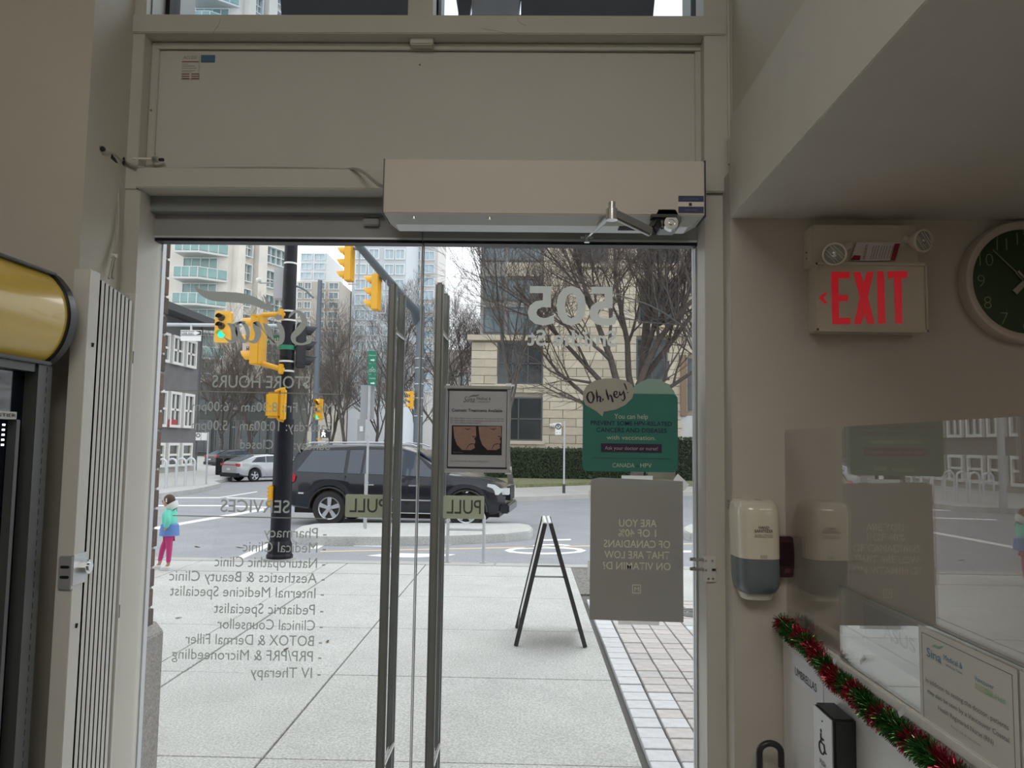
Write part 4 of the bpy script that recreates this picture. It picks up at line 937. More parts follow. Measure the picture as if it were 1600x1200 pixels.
# ================================================================== ENTRANCE PILLAR AND CANOPY (outside)
bp_ = thing('brick_pillar', None, None, (-1.9, 3.1, 0), kind='structure')
YB, YE = 3.02, 3.40                      # pillar: street side corner at YE
xbk = at(266, 420, YE).x
zg = at(250, 978, YE).z
BR = [mat('brick_%s' % n_, c_, .9, var=.2, vscale=25, bump=.5, bscale=120) for n_, c_ in (('brown', (.155, .105, .085)), ('dark', (.115, .085, .075)), ('red', (.19, .12, .095)))]
MORT = mat('mortar', (.36, .32, .28), .95, var=.1, vscale=30)
MB().box(xbk-.6, xbk-.008, YB, YE-.008, 0, 4.2).build('core', MORT, bp_)
bh = 30.3*pxm(YE); z = zg; r_ = 0; bm_ = {}
while z < 3.2:
    for (y0_, y1_) in (((YB, YB+.18), (YB+.19, YE)) if r_ % 2 else ((YB, YB+.09), (YB+.10, YB+.28), (YB+.29, YE))):
        k_ = random.randrange(3); key = (k_, round(y1_-y0_, 3))
        if key not in bm_: o = MB().box(-.10, 0, 0, y1_-y0_, 0, bh-.011).build('brick', BR[k_], bp_, local=True, bevel=.003, seg=1); bm_[key] = o
        else: o = bm_[key].copy(); COL.objects.link(o)
        o.location = Vector((xbk+random.uniform(-.003, .002), y0_+random.uniform(-.001, .003), z))-wloc(bp_)
    z += bh; r_ += 1
GR = mat('granite', (.27, .255, .24), .6, var=.45, vscale=110, bump=.2, bscale=120)
xg_ = at(255, 1000, YE+.04).x
MB().prism([(-.6, 0), (0, 0), (0, zg-.03), (-.035, zg+.012), (-.6, zg+.012)], (xg_, YB, 0), XA, ZA, (0, YE+.04-YB, 0)).build('granite_base', GR, bp_, bevel=.004)
cpy = thing('canopy', 'dark glass and steel canopy slabs outside above the transom windows', 'canopy', (-.6, 4, 3.8))
CD = mat('canopy_dark', (.075, .085, .10), .5, var=.1); CG = mat('canopy_grey', (.36, .38, .40), .5, var=.15)
def slabY(xa, xb, ya_, yb, z, t, m_, name): return MB().box(xa, xb, ya_, yb, z, z+t).build(name, m_, cpy, bevel=.005)
Yc = 4.0; zc1 = at(600, 30, Yc).z
slabY(at(440, 10, Yc).x, at(650, 10, Yc).x, Yc, Yc+1.2, zc1-.02, .05, CD, 'soffit_panel')
slabY(at(735, 10, Yc).x, at(1022, 10, Yc).x, Yc, Yc+1.2, zc1-.02, .05, CD, 'soffit_panel')
for xa, xb, mm in ((440, 652, CD), (716, 735, CD), (737, 812, CG), (814, 1022, CD)):
    MB().add([at(xa, 30, Yc), at(xb-(2 if mm is CD else 4), 30, Yc), at(xb+5, -40, Yc), at(xa-4 if xa == 440 else xa, -40, Yc)]+[v+Vector((0, .06, 0)) for v in (at(xa, 30, Yc), at(xb-2, 30, Yc), at(xb+5, -40, Yc), at(xa, -40, Yc))],
             [(0, 1, 2, 3), (4, 7, 6, 5), (0, 4, 5, 1), (1, 5, 6, 2), (2, 6, 7, 3), (0, 3, 7, 4)]).build('fascia_panel', mm, cpy)
for x in (470, 700+20, 1010): c = at(x, 20, Yc+.3); MB().box(c.x-.02, c.x+.02, 2.9, Yc+1.2, c.z+.03, c.z+.07).build('bracket', CD, cpy)
# building above and beside the entrance, seen only from outside
struct(MB().box(-12, JL-.22, 2.74, 3.0, 0, 6), 'wall_outside_left', BR[0]); struct(MB().box(XW+.05, 12, 2.9, 3.0, 0, 6), 'wall_outside_right', MORT)
struct(MB().box(-12, 12, 2.9, 3.02, 4.2, 6), 'wall_outside_top', BR[0])

# ================================================================== STREET FURNITURE
YEL = mat('signal_yellow', (.80, .42, .025), .4, var=.05); DKL = mat('dark_lens', (.05, .03, .025), .3); GRN = mat('green_light', (.0, .6, .4), .3, emit=(.02, 1, .62), es=1.1)
GALV = mat('galvanised', (.48, .50, .52), .5, metal=.3, var=.08); SBLUE = mat('pole_blue_grey', (.13, .16, .19), .5, metal=.2); SGRN = mat('sign_green', (.01, .22, .13), .5)
SW = mat('sign_white', (.78, .78, .76), .5)
def signal_head(root, c, facing, s=.34, body=YEL, lit=2, visors=True, n=3, plate=None):
    """vertical three lens head: c centre, facing unit vector"""
    f_ = Vector(facing).normalized(); x_ = f_.cross(ZA).normalized(); c = Vector(c); h_ = s*n
    hd = MB().obox(c, x_*s*.5, f_*s*.30, ZA*h_*.5).build('signal_housing', body, root, bevel=s*.06)
    if plate: MB().obox(c-f_*s*.0, x_*plate, f_*.01, ZA*(h_*.5+plate*.4)).build('backplate', body, hd)
    for i in range(n):
        z = h_/2-s*(i+.5); o_ = c+ZA*z+f_*s*.30
        MB().lathe([(s*.36, 0), (s*.34, s*.04), (s*.2, s*.07), (0, s*.08)], o_, f_, 18).build('lens', GRN if i == lit else DKL, hd, smooth=True)
        if visors:
            v = MB(); k_ = 0; P = []
            for j in range(15):
                a = R(-30+240*j/14); r_ = s*.40
                P.append((math.cos(a)*r_, math.sin(a)*r_))
            for a_, b_ in zip(P, P[1:]):
                l0 = s*.30+s*.5*max(0, (a_[1]/(s*.4)+.6))/1.6; l1_ = s*.30+s*.5*max(0, (b_[1]/(s*.4)+.6))/1.6
                v.add([o_+x_*a_[0]+ZA*a_[1], o_+x_*b_[0]+ZA*b_[1], o_+x_*b_[0]+ZA*b_[1]+f_*l1_, o_+x_*a_[0]+ZA*a_[1]+f_*l0], [(0, 1, 2, 3)])
            v.build('visor', body, hd, smooth=True)
    return hd
def band(root, c, r): MB().cyl(c-ZA*.012, c+ZA*.012, r+.004, n=20).build('steel_band', SW, root)
# near black pole
g0 = gz(431, 876); YP0 = g0.y+.15; px_ = g0.x
po = thing('traffic_pole', 'tall black traffic signal pole standing on the kerb in the left door pane', 'traffic light', (px_, YP0, 0))
def pz_(y): return at(440, y, YP0).z
POLE = mat('pole_black', (.010, .012, .018), .4, var=.3, vscale=8, spec=.2)
r_lo = 15.5*pxm(YP0); r_up = 10.5*pxm(YP0); r_t = 8.8*pxm(YP0)
MB().lathe([(r_lo*1.30, 0), (r_lo*1.30, .05), (r_lo*1.18, .08), (r_lo*1.18, .20), (r_lo*1.02, .25), (r_lo, .30)], (px_, YP0, 0), ZA, 12).build('base', POLE, po, bevel=.004)
MB().cyl((px_, YP0, .25), (px_, YP0, pz_(655)), r_lo, r_lo*.93, n=20).build('lower_shaft', POLE, po, smooth=True)
MB().cyl((px_, YP0, pz_(657)), (px_, YP0, 7.0), r_up*1.15, r_t*.9, n=20).build('upper_shaft', POLE, po, smooth=True)
MB().cyl((px_, YP0, 0), (px_, YP0, .015), r_lo*1.6, n=20).build('footing', CONC2, po)
for y in (412, 464, 487, 501, 565, 580, 649): band(po, Vector((px_, YP0, pz_(y))), r_t*1.12 if y < 480 else r_up*1.1)
MB().cyl((px_, YP0, pz_(547)), (px_, YP0, pz_(540)), r_up*1.25, n=20).build('sign_band', SGRN, po)
# side facing yellow head
c = at(404, 532, YP0-.1)
hd = signal_head(po, c, (-1, .22, 0), s=26*pxm(YP0), body=YEL, lit=9)
MB().box(c.x-.02, c.x+.0, c.y-.25, c.y+.15, c.z+.31, c.z+.33).build('bracket_plate', YEL, po)
for y_s, y_e in ((494, 491), (574, 577)):
    a_ = at(410, y_s-2 if y_s < 500 else y_s-6, YP0-.1); b_ = at(440, y_e, YP0-.1); MB().tube([a_, b_, b_+Vector((.06, .06, 0))], .036, 10).build('bracket_arm', YEL, po, smooth=True)
    MB().box(b_.x-.03, b_.x+.03, YP0-.16, YP0, b_.z-.07, b_.z+.07).build('bracket_clamp', YEL, po, bevel=.01)
# black head on the right
c = at(470, 541, YP0+.05)
signal_head(po, c, (.93, .35, 0), s=24*pxm(YP0), body=mat('signal_black', (.02, .022, .03), .5), lit=9)
# white plate sign behind
s_ = MB(); polyat(s_, [(378, 505), (391, 500), (392, 556), (379, 556)], YP0+.1, .01); s_.build('white_sign', SW, po)
tx(po, 'H', 385, 389, 549, 8, YP0+.098, INK, offset=.02)
s_ = MB(); polyat(s_, [(410, 524), (446, 524), (446, 536), (410, 536)], YP0+.2, .01); ss = s_.build('street_sign', SGRN, po, label='green street name sign')
tx(ss, 'Smithe', 412, 444, 533, 6, YP0+.19, SW)
# grey box up on the pole (back of a sign)
a_, b_ = at(427, 467, YP0+.1), at(444, 420, YP0+.1); MB().box(a_.x, b_.x, YP0+.08, YP0+.2, a_.z, b_.z).build('grey_sign_box', mat('sign_grey', (.50, .53, .57), .5), po, bevel=.004)
a_, b_ = at(406, 442, YP0+.1), at(427, 442, YP0+.1); MB().cyl(a_, b_, .012, n=8).build('camera_arm', GALV, po); MB().ball(at(404, 438, YP0+.1), .04).build('camera_dome', SW, po, smooth=True)
# pedestrian head (yellow box)
a_, b_ = at(416.5, 653, YP0-.12), at(441, 613, YP0-.12)
MB().box(a_.x, b_.x, YP0-.20, YP0-.02, a_.z, b_.z).build('pedestrian_housing', YEL, po, bevel=.03)
MB().box(b_.x, at(446.5, 640, YP0-.12).x, YP0-.20, YP0-.05, a_.z-.03, b_.z+.04).build('pedestrian_door', YEL, po, bevel=.012)
MB().tube([at(434, 652, YP0-.1), at(438, 657, YP0-.1), at(444, 659, YP0-.1)], .03, 8).build('bracket_arm', YEL, po); MB().tube([at(430, 612, YP0-.1), at(440, 608, YP0-.1), at(446, 607, YP0-.1)], .022, 8).build('bracket_arm', YEL, po)
# push button unit
a_, b_ = at(420, 790, YP0-.1), at(427.5, 758, YP0-.1); m = MB().box(a_.x, b_.x, YP0-.16, YP0-.03, a_.z, b_.z).build('crossing_button_box', YEL, po, bevel=.012)
for i in range(5): q_ = at(419, 762+i*6, YP0-.1); MB().box(q_.x-.01, q_.x+.03, YP0-.13, YP0-.06, q_.z-.012, q_.z+.004).build('button_fin', YEL, m)
# ONE WAY sign + signal hung on an arm further away
YA2 = 22.0
aw = thing('hanging_traffic_light', 'far yellow traffic light showing green hung on a horizontal arm with a ONE WAY sign', 'traffic light', at(300, 508, YA2))
hp_ = at(348, 510.5, YA2); s0 = 16.2*pxm(YA2)
hd = MB().prism(rrect(26*pxm(YA2), 50.5*pxm(YA2), .06), (hp_.x, YA2, hp_.z), XA, ZA, (0, .16, 0)).build('signal_housing', YEL, aw)
for i, y in enumerate((496.5, 509.5, 522.5)):
    q_ = at(346, y, YA2-.01); MB().lathe([(s0*.33, 0), (s0*.33, .02), (0, .05)], q_, -YA, 18).build('lens', GRN if i == 2 else DKL, hd, smooth=True)
    v = MB()
    for j in range(10):
        t0, t1 = R(j*18), R(j*18+18); r_ = s0*.36
        v.add([q_+Vector((math.cos(t)*r_, dy, math.sin(t)*r_)) for t, dy in ((t0, 0), (t1, 0), (t1, -.2), (t0, -.2))], [(0, 1, 2, 3)])
    v.build('visor', BLACKP if i < 2 else YEL, hd)
a_ = at(196, 506.7, YA2+.2); MB().cyl(a_, at(440, 509, YA2+.2), .055, n=10).build('arm', GALV, aw, smooth=True); MB().cyl((a_.x, a_.y, ZR), (a_.x, a_.y, a_.z+.3), .10, n=12).build('pole', GALV, aw, smooth=True)
a_, b_ = at(282, 524, YA2), at(315, 516, YA2)
MB().box(a_.x, b_.x, YA2, YA2+.03, a_.z, b_.z).build('sign_border', SW, aw); a_, b_ = at(282, 532.5, YA2), at(314, 525, YA2); MB().box(a_.x, b_.x, YA2, YA2+.03, a_.z, b_.z).build('lower_plate', SW, aw)
s_ = MB(); polyat(s_, [(283, 517), (314.3, 517), (314.3, 523.2), (283, 523.2)], YA2-.012, .01); s_.build('sign_field', INK, aw)
s_ = MB(); polyat(s_, [(283.5, 518), (304, 518), (304, 516.8), (313, 520.2), (304, 523.8), (304, 522.4), (283.5, 522.4)], YA2-.03, .01); s_.build('sign_arrow', SW, aw)
tx(aw, 'ONE WAY', 284.5, 303, 522, 3.2, YA2-.033, INK, offset=.01)
MB().bar(at(299, 508, YA2+.1), at(299, 516, YA2+.1), .05, .05).build('sign_bracket', GALV, aw)
# second pole with small signal, walk light, long arm lamp
YP2 = 30; g = at(489, 760, YP2); 
p2o = thing('signal_pole_far', 'blue grey pole right of the black pole with small green light and walk sign', 'traffic light', (g.x, YP2, ZR))
MB().cyl((g.x, YP2, ZR), (g.x, YP2, at(493, 438, YP2).z), 5.2*pxm(YP2), 3.6*pxm(YP2), n=14).build('shaft', SBLUE, p2o, smooth=True)
MB().tube(smooth_pts([tuple(at(x, y, YP2)) for x, y in ((490, 465), (486, 462), (478, 454), (466, 448), (455, 447))], 4), .04, 8).build('lamp_arm', SBLUE, p2o, smooth=True)
signal_head(p2o, at(499, 640, YP2-.25), (-.45, -.85, 0), s=11*pxm(YP2), lit=2)
MB().bar(at(492, 631, YP2), at(500, 631, YP2-.2), .04, .04).build('bracket', SBLUE, p2o)
a_, b_ = at(500, 684, YP2-.3), at(516, 671, YP2-.3); MB().box(a_.x, b_.x, YP2-.3, YP2-.12, a_.z, b_.z).build('walk_housing', BLACKP, p2o)
WL = mat('walk_light', (1, 1, 1), .4, emit=(1, 1, 1), es=1.2); s_ = MB(); s_.ball(at(505.5, 673.2, YP2-.33), .035, .01, .035)
for P_ in ([(505, 675), (504, 679), (502.5, 682.5)], [(505, 675), (506.5, 679), (508, 682.5)], [(503, 677), (505, 675.3), (508, 678)]): s_.tube([at(x, y, YP2-.33) for x, y in P_], .028, 6)
s_.build('walking_figure', WL, p2o)
MB().bar(at(492, 686, YP2), at(502, 686, YP2-.2), .05, .05).build('bracket', YEL, p2o)
# bike sign pole on the median
YM = gz(571, 826).y; g = gz(571, 826)
bs = thing('bike_sign_post', 'thin steel post on the median with green bike route sign', 'street sign', (g.x, g.y, 0))
MB().cyl((g.x, g.y, 0), (g.x, g.y, at(578, 547, YM).z), .022, n=8).build('post', GALV, bs, smooth=True)
for y in (648, 660, 682, 695, 754): q_ = at(575, y, YM); MB().cyl((g.x, g.y, q_.z-.012), (g.x, g.y, q_.z+.012), .032, n=8).build('clamp', GALV, bs)
MB().box(g.x-.035, g.x+.03, YM-.04, YM-.03, .02, at(571, 740, YM).z).build('sleeve', GALV, bs)
for i, (y0, y1) in enumerate(((547.5, 567), (568, 584), (585, 602))):
    s_ = MB(); polyat(s_, [(575.5, y0), (588, y0+1), (588, y1+1), (575.5, y1)], YM-.06, .006); pl = s_.build('sign_plate', SGRN, bs)
    if i == 0: tx(pl, 'Downtown', 577, 587, 556, 2.2, YM-.062, SW)
    if i == 2: tx(pl, 'Stanley', 577, 587, 592, 2.2, YM-.062, SW)
    if i == 1:
        for cx in (579, 584.5): q_ = at(cx, 579, YM-.066); MB().lathe([(.022, 0), (.022, .003), (.028, .003), (.028, 0)], q_, -YA, 12).build('bike_mark', SW, pl)
        MB().bar(at(579, 579, YM-.066), at(582, 573, YM-.066), .004, .006, YA).bar(at(582, 573, YM-.066), at(584.5, 579, YM-.066), .004, .006, YA).build('bike_mark', SW, pl)
    else: s_ = MB(); y_ = (y0+y1)/2+5; polyat(s_, [(579, y_-.8), (583, y_-.8), (583, y_-2), (586, y_+.4), (583, y_+2.6), (583, y_+1.4), (579, y_+1.4)], YM-.064, .003); s_.build('arrow_mark', SW, pl)
a_, b_ = at(562.5, 655, YM+.06), at(586, 602, YM+.06); MB().box(a_.x, b_.x, YM+.05, YM+.06, a_.z, b_.z).build('sign_back', mat('sign_back', (.34, .36, .38), .5), bs)
a_, b_ = at(558, 688, YM+.06), at(571, 655, YM+.06); MB().box(a_.x, b_.x, YM+.05, YM+.06, a_.z, b_.z).build('sign_back', MATS['sign_back'], bs)
q_, q2 = at(562, 674, YM+.04), at(567.5, 666, YM+.04); MB().box(q_.x, q2.x, YM+.035, YM+.045, q_.z, q2.z).build('sticker', SW, bs)
# mast arm at centre
YC = 26; g = at(651, 760, YC)
ma = thing('mast_arm_signal', 'blue grey mast arm pole behind the handles carrying two hanging yellow traffic lights', 'traffic light', (g.x, YC, ZR))
tp = at(651, 490, YC)
MB().cyl((g.x, YC, ZR), (g.x, YC, tp.z+.25), .17, .13, n=16).build('shaft', SBLUE, ma, smooth=True)
for y in (560, 575, 600, 622, 650, 690): band(ma, Vector((g.x, YC, at(651, y, YC).z)), .15)
ae = at(556, 378, 16.5); ae2 = ae+(ae-tp)*.25
MB().tube([tp+Vector((0, .1, -.25)), tp+Vector((0, -.5, .05)), tp.lerp(ae, .35), tp.lerp(ae, .7), ae, ae2], [.16, .15, .125, .105, .085, .07], 12).build('mast_arm', SBLUE, ma, smooth=True)
for (x, y), Y in (((588, 457), 20.0), ((546, 412), 17.2)):
    s = 19.3*pxm(Y)
    hd = signal_head(ma, at(x, y, Y), (-1, .1, 0), s=s, lit=9)
    t_ = (Y-tp.y)/(ae.y-tp.y); pa = tp.lerp(ae, t_)
    MB().bar(at(x+4, y-24, Y), pa, .05, .05).build('hanger', SBLUE, hd); q_ = at(x+14, y+32, Y); MB().bar(q_, at(x-2, y+32, Y), .03, .03).build('hanger', GALV, hd); MB().bar(q_, at(x+16, y-30, Y), .03, .03).build('hanger', GALV, hd)
s_ = MB(); polyat(s_, [(587, 415), (597, 425), (597, 441), (588, 432)], 20.2, .02); s_.build('sign_back', MATS['sign_back'], ma)
signal_head(ma, at(643, 625, YC-.2), (-1, -.3, 0), s=9.3*pxm(YC), lit=9)
# no-parking sign
g = gz(881, 770.5); Yn = g.y
ns = thing('no_parking_post', 'thin post with white no parking sign on the grass verge before the hedge', 'street sign', (g.x, Yn, 0))
MB().cyl((g.x, Yn, 0), (g.x, Yn, at(879, 658, Yn).z), .03, n=8).build('post', GALV, ns, smooth=True)
MB().cyl((g.x, Yn, 0), (g.x, Yn, .3), .05, n=8).build('sleeve', mat('rubber', (.05, .05, .05), .7), ns)
s_ = MB(); polyat(s_, [(867.5, 660.5), (877, 660.5), (877, 679.5), (867.5, 679.5)], Yn-.06, .01); pl = s_.build('sign_plate', SW, ns)
q_ = at(872.3, 666.5, Yn-.065); MB().lathe([(.07, 0), (.07, .004), (.10, .004), (.10, 0)], q_, -YA, 18).build('ban_ring', INK, pl); MB().bar(q_+Vector((-.06, 0, .06)), q_+Vector((.06, 0, -.06)), .01, .022, YA).build('ban_bar', INK, pl); tx(pl, 'P', 870.8, 874, 668.5, 4.5, Yn-.066, INK, offset=.02)
tx(pl, '<  >', 869, 876, 677.5, 2.5, Yn-.064, INK)
# bike stand near
def hoop(x, y, w, h, r_, name, label, group, m=GALV, bar_=None):
    t = thing(name, label, 'bike rack', (x, y, 0), group)
    P = [(x-w/2, y, 0), (x-w/2, y, h-w/2)]+[(x-w/2*math.cos(R(a)), y, h-w/2+w/2*math.sin(R(a))) for a in range(15, 180, 15)]+[(x+w/2, y, h-w/2), (x+w/2, y, 0)]
    MB().tube(P, r_, 10).build('hoop', m, t, smooth=True)
    for sx in (-1, 1): MB().cyl((x+sx*w/2, y, 0), (x+sx*w/2, y, .012), r_*2, n=12).build('foot_plate', m, t)
    if bar_: MB().cyl((x-w/2, y, bar_), (x+w/2, y, bar_), r_*.8, n=8).build('cross_bar', m, t)
    return t
g = gz(727, 879); hh_ = at(727, 796, g.y).z
P = [(-.245, 0), (-.245, hh_-.1), (-.215, hh_-.03), (-.15, hh_), (.15, hh_), (.215, hh_-.03), (.245, hh_-.1), (.245, 0)]
t = thing('bike_rack', 'galvanised bike rack hoop at the near kerb below the right PULL plate', 'bike rack', (g.x, g.y, 0))
MB().tube([(g.x+a, g.y, b) for a, b in P], .022, 10).build('hoop', GALV, t, smooth=True)
MB().cyl((g.x-.245, g.y, at(727, 827, g.y).z), (g.x+.245, g.y, at(727, 827, g.y).z), .02, n=8).build('cross_bar', GALV, t)
for sx in (-1, 1): MB().cyl((g.x+sx*.245, g.y, 0), (g.x+sx*.245, g.y, .012), .05, n=12).build('foot_plate', GALV, t)
wh = mat('rack_pale', (.62, .64, .66), .4, metal=.2)
g1, g2 = gz(267, 761), gz(296.5, 758)
dv = (g2-g1)/2.0; labs = ['leftmost of the three white bike hoops in front of the grey house', 'middle of the three white bike hoops in front of the grey house', 'rightmost of the three white bike hoops in front of the grey house']
for i in range(-4, 3):
    p = g1+dv*i
    hoop(p.x, p.y, .30, .95, .035, 'bike_hoop', labs[i] if i >= 0 else ('white bike hoop just hidden behind the brick pillar, next to the visible three', 'second hidden white bike hoop, seen mirrored in the acrylic screen', 'third hidden white bike hoop, seen mirrored in the acrylic screen', 'last white bike hoop, furthest right in the acrylic reflection')[-i-1], 'bike hoops before the grey house', wh, .70)
# A-frame board
g = gz(857, 1010); zt_ = at(856, 818, g.y).z
af = thing('sandwich_board', 'folding black A-frame sidewalk board standing open edge on', 'sign', (g.x, g.y+.1, 0))
BF = mat('board_frame', (.03, .032, .035), .45); BW = mat('board_white', (.72, .72, .70), .5)
lf, rf, tpx = gz(806, 1010), gz(914, 1010), at(856, 822, g.y)
for (f_, sx) in ((lf, -1), (rf, 1)):
    tx_ = tpx.x+sx*.022
    for yy_ in (g.y, g.y+.60):
        MB().bar((f_.x, yy_, .0), (tx_, yy_, zt_), .034, .034, YA).build('leg', BF, af, bevel=.003)
    d = Vector((tx_-f_.x, 0, zt_)).normalized(); n_ = d.cross(YA).normalized()
    cmid = Vector((f_.x, g.y+.30, 0)).lerp(Vector((tx_, g.y+.30, zt_)), .56)
    MB().obox(cmid, d*(.40), YA*.285, n_*.006).build('panel', BW, af)
    MB().obox(Vector((f_.x, g.y+.3, 0)).lerp(Vector((tx_, g.y+.3, zt_)), .12), d*.012, YA*.3, n_*.009).build('bottom_rail', BF, af)
    MB().obox(Vector((tx_, g.y+.3, zt_-.01)), d*.018, YA*.3, n_*.012).build('hinge_cap', BW, af, bevel=.003)
for yy_ in (.02, .57): MB().bar((lf.x*.45+tpx.x*.55-.0, g.y+yy_, zt_*.56), (rf.x*.45+tpx.x*.55, g.y+yy_, zt_*.56), .006, .014).build('spreader', GALV, af)
# ================================================================== BUILDINGS
CONCB = mat('tower_concrete', (.64, .61, .55), .85, var=.08, vscale=.5); GLZ = mat('tower_glass', (.20, .31, .30), .12, spec=.7, var=.25, vscale=.6); FRW = mat('tower_frame', (.62, .65, .65), .5)
FRD = mat('window_frame_dark', (.10, .11, .115), .5); GLD = mat('dark_glass', (.035, .045, .05), .08, spec=.7); RAILG = mat('balcony_glass', (.20, .34, .32), .12, spec=.6, var=.15, vscale=.8)
_wc = {}
def winunit(parent, P, u, w, h, nx=1, nz=1, fm=None, gm=None, t=.07, name='window', dep=.10, key=None):
    """window: frame with mullions (part) and its pane (sub-part); P lower left, u along the wall, outward normal = u x Z"""
    u = Vector(u).normalized(); n = u.cross(ZA); rot = Matrix((u, -n, ZA)).transposed().to_euler()
    key = (round(w, 2), round(h, 2), nx, nz, fm.name, gm.name, round(t, 3), dep)
    if key in _wc:
        a, b = _wc[key]; f = a.copy(); g = b.copy(); COL.objects.link(f); COL.objects.link(g)
    else:
        m = MB()
        m.box(0, w, -dep, .04, 0, t).box(0, w, -dep, .04, h-t, h).box(0, t, -dep, .04, t, h-t).box(w-t, w, -dep, .04, t, h-t)
        for i in range(1, nx): m.box(w*i/nx-t*.4, w*i/nx+t*.4, -dep*.6, .03, t, h-t)
        for i in range(1, nz): m.box(t, w-t, -dep*.6, .03, h*i/nz-t*.4, h*i/nz+t*.4)
        f = m.build(name, fm, None, local=True); g = MB().box(t, w-t, .0, .03, t, h-t).build('pane', gm, None, local=True); _wc[key] = (f, g)
    f.parent = parent; f.location = Vector(P)-wloc(parent); f.rotation_euler = rot; g.parent = f; g.location = (0, 0, 0)
    return f
# ---- concrete tower with green balconies
YT = 78.0
tw = thing('concrete_tower', 'tall pale concrete apartment tower with green glass balconies at the far left', 'building', at(350, 690, YT)); tw.location.z = 0
Pa, Pb = at(250, 600, YT), at(347, 600, YT)
ang = R(24); ud = Vector((math.sin(ang), math.cos(ang), 0))
def hitx(P, u, px):    # distance along u from P where the image column px is reached (level with the camera)
    lo, hi = 0, 80
    for _ in range(40):
        mid_ = (lo+hi)/2; q = Vector((P.x, P.y, CAMZ))+u*mid_; d = q-CP; xx = 800+F*d.dot(rt)/d.dot(fw)
        if xx < px: lo = mid_
        else: hi = mid_
    return lo
Lt = hitx(Pb, ud, 452)
Pc = Vector((Pb.x, Pb.y, 0))+ud*Lt; TH = 56
b = MB(); fp = [(Pa.x-14, YT), (Pb.x, YT), (Pc.x, Pc.y), (Pc.x-8, Pc.y+14), (Pa.x-14, YT+22)]
b.prism(fp, (0, 0, 0), XA, YA, (0, 0, TH)); b.build('wall', CONCB, tw)
fh = 41.6*pxm(YT); zf0 = at(350, 482, YT).z-4*fh
BAL = mat('balcony_slab', (.55, .57, .55), .7)
x0, x1 = at(283, 480, YT).x, at(338, 480, YT).x
_bal = None
for i in range(-1, 19):
    z = zf0+i*fh
    if z < 3 or z > TH-2: continue
    # glazing wall of the balcony recess, slab, railing
    winunit(tw, (x0, YT-.02, z+.25), XA, x1-x0, fh-.35, 4, 1, FRW, GLZ, .09)
    root = Vector((x0-.1, YT, z))
    if _bal is None:
        _bal = MB().prism([(0, 0), (0, -1.9), (x1-x0-1.2, -1.9), (x1-x0+1.2, 0)], root, XA, YA, (0, 0, .22)).build('balcony', BAL, tw)
        rl = MB(); 
        for (ax0, ay0, ax1, ay1) in ((0, -1.85, x1-x0-1.2, -1.85), (x1-x0-1.2, -1.85, x1-x0+1.1, -.05), (.04, 0, .04, -1.85)):
            rl.bar(root+Vector((ax0, ay0, .75)), root+Vector((ax1, ay1, .75)), .04, .95)
        rl.build('balustrade', RAILG, _bal)
        rl = MB()
        for (ax0, ay0, ax1, ay1) in ((0, -1.87, x1-x0-1.2, -1.87), (x1-x0-1.2, -1.87, x1-x0+1.1, -.05)):
            rl.bar(root+Vector((ax0, ay0, 1.25)), root+Vector((ax1, ay1, 1.25)), .08, .07)
            for t in (0, .33, .66, 1): q = root+Vector((ax0+(ax1-ax0)*t, ay0+(ay1-ay0)*t, .2)); rl.bar(q, q+ZA*1.05, .07, .07)
        rl.build('handrail', FRW, _bal); zb0_ = z
    else:
        c_ = copy_tree(_bal, tw); c_.location = _bal.location+Vector((0, 0, z-zb0_))
    # receding face: pairs of window bays
    for (pa_, pb_, nx, dz) in ((364, 378, 2, .0), (400, 442, 5, .0)):
        s0_, s1_ = hitx(Pb, ud, pa_), hitx(Pb, ud, pb_)
        winunit(tw, Vector((Pb.x, Pb.y, z+.55))+ud*s0_, ud, s1_-s0_, fh-.75, nx, 2, FRW, GLZ, .09, dep=.5)
for pa_, wd in ((351, 1.0), (384, 1.3)):
    s0_ = hitx(Pb, ud, pa_); n_ = ud.cross(ZA); P0 = Vector((Pb.x, Pb.y, 0))+ud*s0_
    MB().obox(P0+ud*wd/2+n_*.35+ZA*TH/2, ud*wd/2, n_*.45, ZA*TH/2).build('pier', CONCB, tw)
# ---- grey house facing the corner
cg = gz(306, 735); XH2, YH1 = cg.x, cg.y
ho = thing('grey_house', 'dark grey corner house with rows of white framed sash windows at far left', 'building', (XH2-4, 33, 0))
HG = mat('house_grey', (.16, .16, .165), .8, var=.12, vscale=1.5, bump=.1, bscale=20); WF = mat('sash_white', (.80, .80, .76), .5); GLH = mat('sash_glass', (.07, .08, .08), .1, spec=.7, var=.4, vscale=1.2)
HT = at(314, 512, YH1).z
MB().box(XH2-9, XH2, 21, YH1, 0, HT).build('wall', HG, ho)
MB().add([(XH2-9.5, 20.5, HT+.0), (XH2+.9, 20.5, HT), (XH2+.9, YH1+.9, HT), (XH2-9.5, YH1+.9, HT), (XH2-9.5, 20.5, HT+.35), (XH2+.9, 20.5, HT+.35), (XH2+.9, YH1+.9, HT+.35), (XH2-9.5, YH1+.9, HT+.35)],
         [(0, 3, 2, 1), (4, 5, 6, 7), (0, 1, 5, 4), (1, 2, 6, 5), (2, 3, 7, 6), (3, 0, 4, 7)]).build('roof_edge', mat('roof_dark', (.045, .05, .055), .7), ho)
MB().box(XH2-8, XH2-.3, 21.2, YH1-.6, HT+.35, HT+.75).build('parapet', mat('roof_tan', (.42, .36, .26), .8), ho)
MB().box(XH2, XH2+.04, 21, YH1, 0, .45).build('plinth', mat('plinth', (.40, .39, .37), .85), ho)
ys_ = [ax(297, 700, XH2).y, ax(276.5, 700, XH2).y]; wy = ys_[0]-ax(281, 700, XH2).y; sp = ys_[0]-ys_[1]
